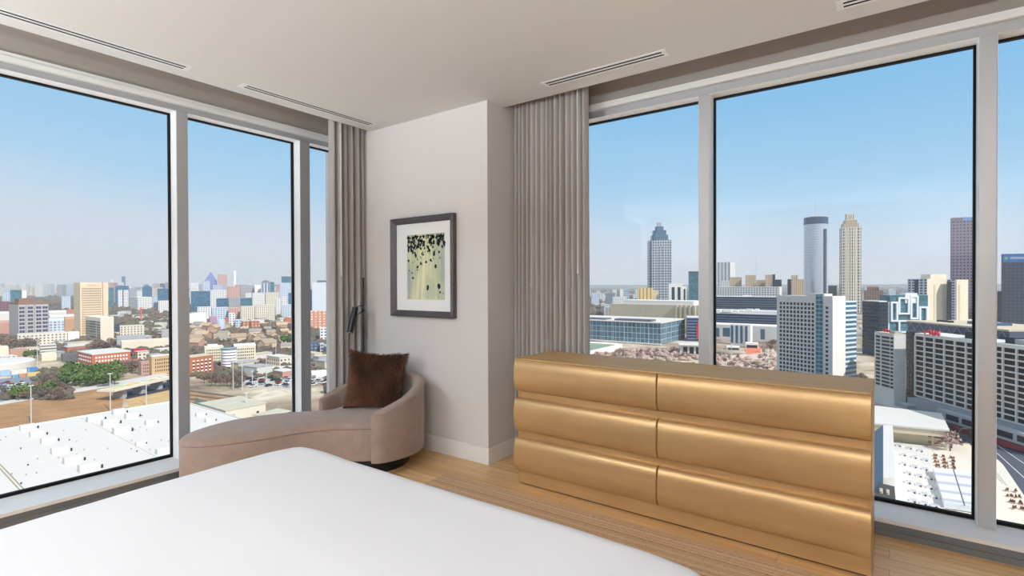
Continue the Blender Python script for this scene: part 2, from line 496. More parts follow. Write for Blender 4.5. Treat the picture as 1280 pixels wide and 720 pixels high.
def blot(y, z, r):
    n = rl.choice((5, 6, 7)); a0 = rl.uniform(0, 6)
    lv.poly([(-0.0163, y+r*rl.uniform(.55, 1.15)*math.cos(a0-2*PI*i/n), z+r*rl.uniform(.7, 1.35)*math.sin(a0-2*PI*i/n)) for i in range(n)], 1)
for i in range(260):
    u = rl.random(); 
    y = ay+aw*0.95 - 2*aw*0.95*rl.random()**1.25
    lim = 0.20*(0.55+0.45*math.sin((y-ay)/aw*2.2+1.0))+0.03
    z = az+ah-0.012-abs(rl.gauss(0, 0.5))*lim
    if z > az-ah*.9: blot(y, z, rl.uniform(.004, .015))
for y, z, r in ((-.10, .10, .02), (-.105, .12, .014), (-.12, .0, .017), (.055, .03, .012), (.045, .02, .008), (.195, -.03, .008), (.16, -.05, .010), (.15, -.095, .014), (-.03, -.175, .02), (-.025, -.19, .012), (-.155, -.165, .022), (-.165, -.155, .012), (-.17, -.215, .01), (-.205, -.225, .007), (.15, .04, .006), (-.075, .045, .007), (-.22, .19, .02), (-.22, .17, .012), (-.17, .07, .008), (-.09, .16, .012)):
    blot(y+ay+0.0, z, r)
pr.build('print', [M['art'], M['artdark']], pic)

# ------------------------------------------------------------------ curtains
M['curtain'] = mat('curtain_weave', (178, 172, 169), 0.9, spec=0.1, var=0.04, vscale=320, bump=0.15, bscale=500, sheen=0.1)
M['wand'] = mat('wand_white', (226, 226, 226), 0.4)
def curtain(axis, a, b, c, amp, nf, z0, z1, label, seed, wand_at, wand_z):
    """axis 'x': spans x from a to b at y=c; axis 'y': spans y from a to b at x=c"""
    rr = random.Random(seed)
    mid = (a+b)/2
    root = empty('curtain', (mid, c, z0) if axis == 'x' else (c, mid, z0), 0, label, 'curtain')
    nu, nv = nf*18, 20
    wd = [rr.uniform(.7, 1.3) for _ in range(nf)]; tot = sum(wd)
    am = [rr.uniform(.65, 1.05) for _ in range(nf)]
    edges = [0]
    for x in wd: edges.append(edges[-1]+x/tot)
    dz = [rr.uniform(-1, 1) for _ in range(nf)]
    def off(u, t):
        for k in range(nf):
            if u <= edges[k+1]+1e-9: break
        s_ = (u-edges[k])/(edges[k+1]-edges[k])
        A = am[k]*(0.88+0.12*math.cos(t*1.6+dz[k]*2))
        return amp*A*(1.0-2.0*abs(math.sin(PI*s_))**0.75), s_
    rows = []
    for j in range(nv+1):
        t = j/nv
        row = []
        for i in range(nu+1):
            u = i/nu
            o, s_ = off(u, t)
            flare = 1.0+0.03*(1-t)
            pos = (u-0.5)*(b-a)*flare + 0.004*math.sin(t*2.0+1.0)*math.sin(PI*u)
            row.append((pos, o, (z1-z0)*t))
        rows.append(row)
    mb = MB()
    base = []
    for side in (0, 1):
        b0 = len(mb.v)
        for row in rows:
            for i, (p_, o, z) in enumerate(row):
                o2 = o + (0.0025 if side else -0.0025)
                mb.v.append((p_, o2, z) if axis == 'x' else (o2, p_, z))
        base.append(b0)
        for j in range(nv):
            for i in range(nu):
                q = (b0+j*(nu+1)+i, b0+j*(nu+1)+i+1, b0+(j+1)*(nu+1)+i+1, b0+(j+1)*(nu+1)+i)
                mb.f.append(q if side else q[::-1]); mb.mi.append(0); mb.uv.append([(0, 0)]*4)
    for j in range(nv):
        for i in (0, nu):
            a0, a1 = base[0]+j*(nu+1)+i, base[0]+(j+1)*(nu+1)+i
            c0, c1 = base[1]+j*(nu+1)+i, base[1]+(j+1)*(nu+1)+i
            mb.f.append((a0, a1, c1, c0)); mb.mi.append(0); mb.uv.append([(0, 0)]*4)
    mb.build('drape', M['curtain'], root, smooth=75)
    wmb = MB()
    p = (wand_at-mid, -amp-0.016) if axis == 'x' else (-amp-0.016, wand_at-mid)
    wmb.tube((p[0], p[1], wand_z-z0), (p[0], p[1], z1-z0-0.02), 0.0045, n=8)
    wmb.tube((p[0], p[1], wand_z-z0), (p[0], p[1], wand_z-z0+0.05), 0.006, n=8)
    wmb.build('wand', M['wand'], root)
    MB().box(*((-(b-a)/2, -0.012, z1-z0, (b-a)/2, 0.012, z1-z0+0.03) if axis == 'x' else (-0.012, -(b-a)/2, z1-z0, 0.012, (b-a)/2, z1-z0+0.03))).build('track', M['wand'], root)
curtain('x', 2.775, 3.13, 3.985, 0.045, 6, 0.015, CE+0.15, 'taupe curtain gathered beside the left windows behind the chaise', 3, 2.84, 1.47)
curtain('y', 1.835, 2.50, 3.488, 0.034, 15, 0.015, CE+0.15, 'wide taupe pleated curtain behind the gold dresser', 5, 1.89, 1.475)

# ------------------------------------------------------------------ dresser
def gold_mat():
    m = bpy.data.materials.new('gold_satin_veneer')
    t = NT(m)
    out = t.n('ShaderNodeOutputMaterial'); p = t.n('ShaderNodeBsdfPrincipled'); t.l(p.outputs[0], out.inputs[0])
    tc = t.n('ShaderNodeTexCoord'); mp = t.n('ShaderNodeMapping'); mp.inputs['Scale'].default_value = (6, 0.9, 6)
    t.l(tc.outputs['Object'], mp.inputs[0])
    nz = t.n('ShaderNodeTexNoise'); nz.inputs['Scale'].default_value = 2.2; nz.inputs['Detail'].default_value = 6
    t.l(mp.outputs[0], nz.inputs['Vector'])
    r = t.n('ShaderNodeValToRGB'); e = r.color_ramp.elements
    e[0].position = 0.25; e[0].color = C(186, 149, 101)
    e[1].position = 0.75; e[1].color = C(206, 169, 119)
    t.l(nz.outputs[0], r.inputs[0]); t.l(r.outputs[0], p.inputs['Base Color'])
    p.inputs['Metallic'].default_value = 0.5
    p.inputs['Roughness'].default_value = 0.36
    return m
M['gold'] = gold_mat()
M['dtop'] = mat('dresser_top_veneer', (188, 152, 102), 0.55, spec=0.25, var=0.12, vscale=3, stretch=(8, 1, 1))
M['dark'] = mat('dark_brown_shadow', (40, 28, 18), 0.8)  # dark brown for base and legs, also the shadow painted under drawers
DX0, DX1, DY0, DY1, DH = 2.978, 3.438, 0.067, 2.127, 0.879
dr = empty('dresser', ((DX0+DX1)/2, (DY0+DY1)/2, 0), 0, 'long gold dresser with six bowed drawers against the right window', 'dresser')
ox, oy = (DX0+DX1)/2, (DY0+DY1)/2
def L(x, y, z): return (x-ox, y-oy, z)
def lbox(m, x0, y0, z0, x1, y1, z1, mi=0): m.box(x0-ox, y0-oy, z0, x1-ox, y1-oy, z1, mi)
cz = MB(); lbox(cz, DX0+0.022, DY0+0.02, 0.014, DX1, DY1-0.02, DH-0.022)
cz.build('carcass', M['gold'], dr, bevel=0.002)
for ya, yb in ((DY0, DY0+0.02), (DY1-0.02, DY1)):
    e_ = MB(); lbox(e_, DX0+0.0205, ya, 0.014, DX1, yb, DH-0.022); e_.build('end_panel', M['gold'], dr, bevel=0.0015)
pl = MB(); lbox(pl, DX0+0.004, DY0+0.001, 0.008, DX0+0.02, DY1-0.012, 0.10); pl.build('plinth', M['gold'], dr, bevel=0.0015)
ft = MB(); lbox(ft, DX0+0.014, DY0+0.02, 0.0, DX1-0.01, DY1-0.02, 0.014); ft.build('base', M['dark'], dr)
tp = MB(); lbox(tp, DX0-0.004, DY0, DH-0.022, DX1+0.004, DY1, DH); tp.build('top', M['dtop'], dr, bevel=0.003)
def drawer_mesh(y0, y1, z0, z1):
    mb = MB(); n = 20
    zc, hh = (z0+z1)/2, (z1-z0)/2
    prof = []
    for i in range(n+1):
        a = PI*i/n
        # fuller in the middle, rounding over quickly at the top and bottom
        s_ = max(0.0, math.sin(a))**0.75; c_ = -math.cos(a)
        c_ = math.copysign(abs(c_)**0.80, c_)
        prof.append((DX0+0.018-0.018-0.038*s_, zc+hh*c_))
    prof += [(DX0+0.022, z1), (DX0+0.022, z0)]
    r = 0.004
    rs = []
    for y, sh in ((y0, r), (y0+r, 0), (y1-r, 0), (y1, r)):
        rs.append([L(x+(sh if x < DX0+0.01 else 0), y, z+(-sh if z > zc else sh)) for x, z in prof])
    mb.rings(rs)
    return mb
ys = 1.1005
for z0 in (0.654, 0.376, 0.096):
    gp = MB(); lbox(gp, DX0+0.0195, DY0+0.02, z0-0.007, DX0+0.0225, DY1-0.02, z0+0.004); gp.build('dark_brown_shadow', M['dark'], dr)  # dark strip painted as the shadow line below each drawer row
for z0, z1 in ((0.654, DH-0.006), (0.376, 0.604), (0.096, 0.326)):
    drawer_mesh(ys+0.0022, DY1, z0, z1).build('drawer', M['gold'], dr, smooth=35)
    drawer_mesh(DY0, ys-0.0022, z0, z1).build('drawer', M['gold'], dr, smooth=35)

# ------------------------------------------------------------------ rug
def rug_mat():
    m = bpy.data.materials.new('rug_weave')
    t = NT(m)
    out = t.n('ShaderNodeOutputMaterial'); p = t.n('ShaderNodeBsdfPrincipled'); t.l(p.outputs[0], out.inputs[0])
    tc = t.n('ShaderNodeTexCoord')
    s = t.n('ShaderNodeSeparateXYZ'); t.l(tc.outputs['Object'], s.inputs[0])
    n2 = t.n('ShaderNodeTexNoise'); n2.inputs['Scale'].default_value = 3
    t.l(tc.outputs['Object'], n2.inputs['Vector'])
    x = t.math('ADD', s.outputs[0], t.math('MULTIPLY', n2.outputs[0], 0.012))
    cb = t.n('ShaderNodeCombineXYZ'); t.l(x, cb.inputs[0])
    mp = t.n('ShaderNodeMapping'); mp.inputs['Scale'].default_value = (38, 1, 1)
    t.l(cb.outputs[0], mp.inputs[0])
    nz = t.n('ShaderNodeTexNoise'); nz.inputs['Scale'].default_value = 1; nz.inputs['Detail'].default_value = 4; nz.inputs['Roughness'].default_value = 0.7
    t.l(mp.outputs[0], nz.inputs['Vector'])
    mp3 = t.n('ShaderNodeMapping'); mp3.inputs['Scale'].default_value = (160, 60, 1); t.l(tc.outputs['Object'], mp3.inputs[0])
    n3 = t.n('ShaderNodeTexNoise'); n3.inputs['Scale'].default_value = 1; t.l(mp3.outputs[0], n3.inputs['Vector'])
    f = t.math('ADD', nz.outputs[0], t.math('MULTIPLY', t.math('SUBTRACT', n3.outputs[0], 0.5), 0.35))
    r = t.n('ShaderNodeValToRGB'); e = r.color_ramp.elements
    e[0].position = 0.34; e[0].color = C(140, 110, 88)
    e[1].position = 0.62; e[1].color = C(216, 188, 156)
    x_ = e.new(0.47); x_.color = C(192, 158, 126)
    t.l(f, r.inputs[0]); t.l(r.outputs[0], p.inputs['Base Color'])
    p.inputs['Roughness'].default_value = 0.95; p.inputs['Specular IOR Level'].default_value = 0.1
    b = t.n('ShaderNodeBump'); b.inputs['Strength'].default_value = 0.5; b.inputs['Distance'].default_value = 0.004
    t.l(n3.outputs[0], b.inputs['Height']); t.l(b.outputs[0], p.inputs['Normal'])
    return m
M['rug'] = rug_mat()
rg = MB().box(-2.2, -2.9, 0.0, 0.0, 0.0, 0.010)
rgo = rg.build('rug', M['rug'], bevel=0.003, loc=(2.80, 2.635, 0.0)); rgo.rotation_euler = (0, 0, R(1.6))
tag(rgo, 'brown and beige striped rug under the bed and in front of dresser', 'rug')

# ------------------------------------------------------------------ bed
M['duvet'] = mat('white_cotton', (234, 232, 234), 0.8, spec=0.2, bump=0.06, bscale=5)
M['bedbase'] = mat('bed_base_fabric', (120, 108, 100), 0.85)
BX0, BX1, BY0, BY1, BH = -0.66, 1.488, 0.36, 2.375, 0.635
bed = empty('bed', ((BX0+BX1)/2, (BY0+BY1)/2, 0.0), 0, 'white duvet covered bed filling the lower left of the photo', 'bed')
bw, bl = (BX1-BX0)/2, (BY1-BY0)/2
MB().box(-bw+0.05, -bl+0.05, 0.10, bw-0.05, bl-0.05, 0.30).build('bed_base', M['bedbase'], bed, bevel=0.01)
MB().box(-bw+0.03, -bl+0.03, 0.302, bw-0.03, bl-0.03, 0.54).build('mattress', M['duvet'], bed, bevel=0.03)
for sx in (-1, 1):
    for sy in (-1, 1):
        MB().tube((sx*(bw-.15), sy*(bl-.15), 0.0105), (sx*(bw-.15), sy*(bl-.15), 0.10), 0.03, n=14).build('leg', M['dark'], bed)
from mathutils import noise as mn
def rrect(hw, hl, r, n=10):
    pts = []
    for cx_, cy_, a0 in ((hw-r, hl-r, 0), (-hw+r, hl-r, 90), (-hw+r, -hl+r, 180), (hw-r, -hl+r, 270)):
        for i in range(n+1):
            a = R(a0+90*i/n); pts.append((cx_+r*math.cos(a), cy_+r*math.sin(a)))
    return pts
dv = MB()
NU, NV = 72, 64
def duv(u, v):   # u, v in -1..1 over the cloth including its drop
    drop = 0.42
    hw, hl = bw+drop, bl+drop
    x, y = u*hw, v*hl
    def fold(a, h):
        s_ = 1 if a >= 0 else -1
        a = abs(a); r = 0.085
        st = h-r
        if a < st: return s_*a, 0.0
        arc = r*PI/2
        if a < st+arc:
            th = (a-st)/r
            return s_*(st+r*math.sin(th)), -(r-r*math.cos(th))
        return s_*(h+0.006), -(r+(a-st-arc))
    xx, zx = fold(x, bw); yy, zy = fold(y, bl)
    z = min(zx, zy) if (zx < -0.085 or zy < -0.085) else zx+zy*(1 if zx == 0 else .9)
    nz = mn.noise(Vector((xx*2.1, yy*2.1, 1.3)))*0.010+mn.noise(Vector((xx*6, yy*4, 4.3)))*0.003
    # soft corner
    cr = max(0.0, abs(xx)-(bw-0.22))*max(0.0, abs(yy)-(bl-0.22))
    z -= cr*0.35
    # the cover lies flatter away from the near foot corner
    k1 = min(1, max(0, (0.74-xx)/0.8))
    k2 = min(1, max(0, (abs(yy)*(1 if yy > 0 else 0)-(bl-0.75))/0.75)); k2 = k2*k2*(3-2*k2)
    z -= 0.010*k1*k2
    side = 1 if z < -0.16 else 0
    xx += side*0.012*math.sin(yy*9+z*6)*(1 if abs(zx) > .08 else 0)
    yy += side*0.012*math.sin(xx*9+z*6)*(1 if abs(zy) > .08 else 0)
    return (xx, yy, BH+z+nz)
dv.v = [duv(-1+2*i/NU, -1+2*j/NV) for j in range(NV+1) for i in range(NU+1)]
for j in range(NV):
    for i in range(NU):
        q = (j*(NU+1)+i, j*(NU+1)+i+1, (j+1)*(NU+1)+i+1, (j+1)*(NU+1)+i)
        dv.f.append(q); dv.mi.append(0); dv.uv.append([(0, 0)]*4)
do = dv.build('duvet', M['duvet'], bed, smooth=80)
sm = do.modifiers.new('sub', 'SUBSURF'); sm.levels = 1; sm.render_levels = 1

# ------------------------------------------------------------------ chaise
M['velvet'] = mat('taupe_velvet', (153, 132, 121), 0.92, spec=0.1, var=0.10, vscale=14, bump=0.2, bscale=260, sheen=0.25)
M['plinth'] = mat('black_plinth', (22, 20, 20), 0.5)
CX, CY, SR = 2.662, 3.365, 0.452
ch = empty('chaise', (CX, CY, 0), 0, 'kidney shaped taupe chaise longue with curved back by the left windows', 'chaise')
T0, T1 = R(-124), R(113)
def spline(P, n=8):
    out = []
    N = len(P)
    for i in range(N):
        p0, p1, p2, p3 = (Vector(P[(i+k) % N]) for k in (-1, 0, 1, 2))
        for k in range(n):
            t = k/n
            out.append(0.5*((2*p1)+(-p0+p2)*t+(2*p0-5*p1+4*p2-p3)*t*t+(-p0+3*p1-3*p2+p3)*t**3))
    return out
ir = SR-0.088
ctrl = [(CX+ir*math.cos(a), CY+ir*math.sin(a)) for a in (R(-118), R(-80), R(-40), R(0), R(40), R(80), R(108))]
ctrl += [(2.40, 3.83), (2.18, 3.965), (1.93, 4.03), (1.70, 3.99), (1.535, 3.89), (1.478, 3.76), (1.535, 3.635), (1.68, 3.53), (1.86, 3.455), (2.05, 3.40), (2.22, 3.315), (2.36, 3.18)]
plan = [(p[0]-CX, p[1]-CY) for p in spline([Vector((x, y)) for x, y in ctrl], 8)]
def inset(pts, d):
    out = []
    n = len(pts)
    for i in range(n):
        a, b, c = Vector(pts[i-2]), Vector(pts[i]), Vector(pts[(i+2) % n])
        t = (c-a).normalized()
        nrm = Vector((-t.y, t.x))          # inward for a CCW ring
        out.append((b.x+nrm.x*d, b.y+nrm.y*d))
    return out
def ringz(pts, z): return [(p[0], p[1], z) for p in pts]
pb = MB(); pb.rings([ringz(inset(plan, 0.03), 0.0), ringz(inset(plan, 0.03), 0.115)]); pb.build('plinth', M['plinth'], ch, smooth=40)
sb = MB(); sb.rings([ringz(inset(plan, 0.012), 0.105), ringz(plan, 0.117), ringz(plan, 0.20), ringz(plan, 0.333), ringz(inset(plan, 0.004), 0.340)]); sb.build('seat_base', M['velvet'], ch, smooth=40)
cu = MB(); cu.rings([ringz(inset(plan, 0.004), 0.340), ringz(inset(plan, -0.002), 0.347), ringz(inset(plan, 0.0), 0.356), ringz(inset(plan, 0.008), 0.368), ringz(inset(plan, 0.025), 0.380), ringz(inset(plan, 0.06), 0.390), ringz(inset(plan, 0.11), 0.396)]); cu.build('seat_cushion', M['velvet'], ch, smooth=50)
def rim_z(a):
    # high across the back, sweeping down to both arm tips
    s_ = (a-T0)/(T1-T0)
    k = math.sin(PI*min(max((s_-0.0)/1.0, 0), 1))
    return 0.475+0.185*(k**1.15)
shl = MB(); rs = []
NT_ = 56
ro, ri = SR, SR-0.085
for i in range(NT_+1):
    a = T0+(T1-T0)*i/NT_
    # rounded arm tips: the wall thins out to a rounded nose at both ends
    e_ = min(i, NT_-i)/2.2
    th = (ro-ri)/2*(math.sqrt(max(0.0, 1-(1-min(e_, 1))**2)) if e_ < 1 else 1)
    th = max(th, 0.016)
    rc = (ro+ri)/2
    zt = rim_z(a)-(0.012 if e_ < .3 else 0)
    sec = [(rc+th, 0.112), (rc+th, 0.3), (rc+th, zt-0.03)]
    for q in range(7):
        b = PI*q/6
        sec.append((rc+th*math.cos(b), zt-0.03+0.03*math.sin(b)))
    sec += [(rc-th, 0.3), (rc-th, 0.112)]
    rs.append([(r_*math.cos(a), r_*math.sin(a), z) for r_, z in sec])
shl.rings(rs)
so = shl.build('backrest', M['velvet'], ch, smooth=50)
pp = MB(); pp.path([((SR-0.002)*math.cos(T0+(T1-T0)*i/60), (SR-0.002)*math.sin(T0+(T1-T0)*i/60), rim_z(T0+(T1-T0)*i/60)-0.028) for i in range(1, 60)], 0.004, n=6)
pp.build('piping', M['velvet'], so, smooth=60)

# ------------------------------------------------------------------ fur pillow
M['fur'] = mat('brown_fur', (106, 71, 50), 0.38, spec=0.7, var=0.97, vscale=5)
M['furbase'] = mat('brown_fur_base', (52, 33, 24), 0.9)
pcen = Vector((2.79, 3.405, 0.612))
pil = empty('fur_pillow', pcen, 0, 'dark brown furry square pillow sitting on the taupe chaise', 'pillow')
nrm = Vector((-0.80, -0.58, 0.27)).normalized()
ux = Vector((nrm.y, -nrm.x, 0)).normalized()*-1
uz = nrm.cross(ux)
if uz.z < 0: uz = -uz
rot = Matrix((ux, uz, nrm)).transposed()
tilt = Matrix.Rotation(R(-4), 3, 'Z')
rot = rot @ tilt
PW = 0.238
def pil_pt(u, v, sgn):
    k = 1-0.10*(1-abs(u)**2.2)*0 
    pin = 1-0.13*(1-v*v)*abs(u)**3
    pin2 = 1-0.13*(1-u*u)*abs(v)**3
    th = 0.085*((1-u**4)*(1-v**4))**0.55+0.006
    return Vector((u*PW*pin, v*PW*pin2, sgn*th))
pm = MB(); n = 22
for sgn in (1, -1):
    b0 = len(pm.v)
    for j in range(n+1):
        for i in range(n+1):
            u, v = math.sin(PI/2*(-1+2*i/n)), math.sin(PI/2*(-1+2*j/n))
            pm.v.append(tuple(rot @ pil_pt(u, v, sgn)))
    for j in range(n):
        for i in range(n):
            q = (b0+j*(n+1)+i, b0+j*(n+1)+i+1, b0+(j+1)*(n+1)+i+1, b0+(j+1)*(n+1)+i)
            pm.f.append(q if sgn > 0 else q[::-1]); pm.mi.append(0); pm.uv.append([(0, 0)]*4)
for k_ in range(n):   # close the seam
    N1 = n+1; o2 = N1*N1
    for a, b in ((k_, k_+1), (n*N1+k_+1, n*N1+k_), ((k_+1)*N1, k_*N1), (k_*N1+n, (k_+1)*N1+n)):
        pm.f.append((b, a, o2+a, o2+b)); pm.mi.append(0); pm.uv.append([(0, 0)]*4)
pmo = pm.build('cover', M['furbase'], pil, smooth=60)
fm = MB(); rf = random.Random(5)
down = -uz
for i in range(17000):
    sgn = 1 if rf.random() < 0.72 else -1
    u, v = rf.uniform(-1, 1), rf.uniform(-.9, 1)
    p = pil_pt(u, v, sgn); e1 = pil_pt(min(1, u+.02), v, sgn)-p; e2 = pil_pt(u, min(1, v+.02), sgn)-p
    nn = e1.cross(e2)
    if nn.length < 1e-9: nn = Vector((0, 0, sgn))
    nn.normalize()
    if nn.z*sgn < 0: nn = -nn
    edge = Vector((u*abs(u)**5, v*abs(v)**5, 0))*0.9
    sw = mn.noise(Vector((u*2.2, v*2.2, 3.0)))
    d = (nn*0.75+Vector((0.75*sw+rf.gauss(0, .25), -0.65+rf.gauss(0, .22), rf.gauss(0, .1)))+edge).normalized()
    Ln = rf.uniform(0.016, 0.032)
    side = d.cross(nn)
    if side.length < 1e-4: side = Vector((1, 0, 0))
    side = side.normalized()*0.0011
    q0 = p-nn*0.002
    fm.poly([tuple(rot @ (q0-side)), tuple(rot @ (q0+side)), tuple(rot @ (q0+d*Ln*.6+side*.6)), tuple(rot @ (q0+d*Ln-Vector((0, 0.004, 0))))])
fo = fm.build('fur', M['fur'], pmo); fo['kind'] = 'stuff'

# ------------------------------------------------------------------ reading floor lamp by the curtain
M['lampmetal'] = mat('lamp_gunmetal', (62, 62, 66), 0.3, metal=0.85)
M['lampblack'] = mat('lamp_black', (28, 26, 27), 0.4, metal=0.3)
M['lens'] = mat('lamp_lens', (210, 205, 196), 0.4)
lx, ly = 3.018, 3.85
lamp = empty('floor_lamp', (lx, ly, 0), 0, 'slim black reading floor lamp between the left curtain and the chaise', 'floor lamp')
bs = MB(); bs.lathe([(0.085, 0), (0.085, 0.012), (0.08, 0.018), (0.02, 0.022)], 32); bs.build('base', M['lampblack'], lamp, smooth=40)
MB().tube((0, 0, 0.018), (0, 0, 1.46), 0.0085, n=14).build('pole', M['lampblack'], lamp, smooth=40)
hd0 = at_depth(444.5, 384.5, (Vector((lx, ly, 1.2))-ORG).dot(fw)-0.03)-Vector((lx, ly, 0))
hd1 = at_depth(437.2, 416, (Vector((lx, ly, 1.2))-ORG).dot(fw)-0.10)-Vector((lx, ly, 0))
ax = (hd1-hd0).normalized()
hm = MB(); hm.tube(hd0, hd1, 0.0265, n=28)
hdo = hm.build('lamp_head', M['lampmetal'], lamp, smooth=40)
MB().tube(hd1+ax*0.0002, hd1+ax*0.002, 0.021, n=24).build('lens', M['lens'], hdo)
br = MB()
arc = []
pt0 = hd0-ax*0.0; joint = Vector((0, 0, 1.165))
for i in range(13):
    t = i/12
    mid = (pt0+joint)/2+Vector((0.05*rt.x, 0.05*rt.y, 0.06))
    arc.append((1-t)**2*pt0+2*t*(1-t)*mid+t*t*joint)
br.path(arc, 0.0035, n=8)
br.path([joint, joint*0.4+(hd0*0.6+hd1*0.4)*0.6, hd0*0.6+hd1*0.4], 0.0045, n=8)
br.tube((0, 0, 1.15), (0, 0, 1.18), 0.013, n=14)
br.build('bracket', M['lampblack'], lamp, smooth=40)

# ------------------------------------------------------------------ unseen fill lamps behind the camera, added to brighten the room
M['glow'] = bpy.data.materials.new('lamp_diffuser')
t_ = NT(M['glow']); o_ = t_.n('ShaderNodeOutputMaterial'); e_ = t_.n('ShaderNodeEmission'); e_.inputs[1].default_value = 4.0
e_.inputs[0].default_value = (1, .95, .9, 1); t_.l(e_.outputs[0], o_.inputs[0])
def area(name, loc, size, power, parent, rot=(0, 0, 0), color=(.80, .915, 1)):
    d = bpy.data.lights.new(name, 'AREA'); d.shape = 'DISK'; d.size = size; d.energy = power; d.color = color
    o = bpy.data.objects.new(name, d); col.objects.link(o); o.location = loc; o.rotation_euler = rot; o.parent = parent
    return o
for ux_, uy_, lab in ((-2.9, -0.9, 'added unseen fill lamp behind the bed, nearer the back of the room'), (-2.9, 3.3, 'added unseen fill lamp behind the bed, nearer the left windows')):
    up_l = empty('fill_uplighter', (ux_, uy_, 0), 0, lab, 'floor lamp')
    b_ = MB(); b_.lathe([(0.16, 0), (0.16, 0.02), (0.02, 0.03)], 32); b_.build('base', M['lampblack'], up_l, smooth=40)
    MB().tube((0, 0, 0.02), (0, 0, 1.72), 0.012, n=14).build('pole', M['lampblack'], up_l)
    b_ = MB(); b_.lathe([(0.03, 1.70), (0.20, 1.80), (0.205, 1.80), (0.19, 1.79), (0.02, 1.72)], 32); b_.build('lamp_shade', M['trim'], up_l, smooth=40)
    area('fill_light', (0, 0, 1.795), 0.34, 530, up_l, (PI, 0, 0))

# ================================================================== THE CITY OUTSIDE
GZ = -70.0
def dg(px, y, z=GZ):
    return (onz(px, y, z)-ORG).dot(fw)
def proj_x(p):
    q = Vector(p)-ORG
    return 640+FPX*q.dot(rt)/q.dot(fw)
def edge_len(c, e, px):
    """how far to go from c along e until the point shows at column px"""
    k = (px-640)/FPX
    q = c-ORG
    a = q.dot(rt)-k*q.dot(fw); b = e.dot(rt)-k*e.dot(fw)
    return -a/b
X_ = {}
def xm(name, *a, **k):
    if name not in X_:
        X_[name] = mat(name, *a, **k)
    return X_[name]
def fc(name, *a, **k):
    if name not in X_:
        X_[name] = facade(name, *a, **k)
    return X_[name]
W_white = fc('white_walls_with_windows', (232, 230, 226), (92, 104, 120), 4.2, 3.6, .5, .5, roof=(222, 220, 216))
W_cream = fc('cream_walls_with_windows', (222, 213, 196), (96, 92, 92), 3.6, 3.2, .42, .5, roof=(214, 206, 190))
W_tan = fc('tan_walls_with_windows', (206, 182, 150), (92, 80, 74), 3.4, 3.4, .45, .5, roof=(200, 184, 160))
W_brick = fc('brick_walls_with_windows', (182, 104, 76), (214, 204, 196), 5.0, 4.0, .45, .5, roof=(214, 206, 200))
W_pink = fc('rose_walls_with_windows', (208, 164, 152), (120, 104, 110), 4.5, 3.6, .5, .5, roof=(210, 190, 180))
W_grey = fc('grey_walls_with_windows', (176, 176, 180), (72, 82, 100), 4.0, 3.6, .55, .5, roof=(190, 188, 184))
W_pale = fc('pale_blue_walls_with_windows', (198, 208, 220), (116, 140, 168), 4.5, 3.8, .55, .5, roof=(206, 208, 212))
G_blue = fc('blue_glass_facade', (52, 84, 112), (66, 108, 138), 3.2, 3.8, .86, .82, roof=(150, 158, 166), wrough=.4, grough=.1)
G_teal = fc('teal_glass_facade', (58, 92, 104), (72, 120, 136), 3.4, 3.8, .84, .80, roof=(170, 176, 178), wrough=.4, grough=.1)
G_dark = fc('dark_glass_facade', (34, 44, 62), (24, 34, 52), 3.0, 3.6, .8, .7, roof=(120, 118, 116), wrough=.4, grough=.1)
G_band = fc('banded_glass_facade', (214, 224, 230), (58, 96, 120), 400.0, 3.5, 1.1, .58, roof=(216, 216, 214), grough=.12)
S_blank = xm('plain_white_walls', (236, 232, 226), .85)
S_warm = xm('plain_cream_walls', (226, 214, 192), .85, var=.06, vscale=.1)
S_roofw = xm('white_membrane_roof', (214, 210, 204), .8, var=.03, vscale=.05)
S_beige = xm('beige_concrete', (206, 192, 166), .9, var=.08, vscale=.1)
S_conc = xm('grey_concrete', (168, 168, 170), .9, var=.08, vscale=.1)
S_dark = xm('dark_opening', (34, 36, 44), .4)
S_glassd = xm('dark_window_glass', (40, 46, 58), .15, spec=.5)
S_glassb = xm('blue_window_glass', (60, 92, 124), .12, spec=.7)
S_brown = xm('brown_roof_panel', (142, 108, 94), .85)
S_metal = xm('pole_metal', (210, 212, 214), .5, metal=.2)
S_red = xm('red_sign', (196, 36, 48), .5)
S_bluesign = xm('blue_sign_panel', (30, 96, 164), .5)
S_wht = xm('white_lettering', (244, 244, 244), .6)
S_asph = xm('asphalt_painted_shade', (76, 82, 96), .9, var=.12, vscale=.08)  # street shade put into the dark blue tone
S_lot = xm('parking_asphalt', (132, 134, 142), .9, var=.08, vscale=.06)
S_pave = xm('pale_paving', (226, 216, 200), .85, var=.06, vscale=.15)
S_grass = xm('dry_brown_grass', (166, 126, 84), .95, var=.3, vscale=.09)
S_dirt = xm('ochre_dirt', (196, 164, 112), .95, var=.2, vscale=.1)

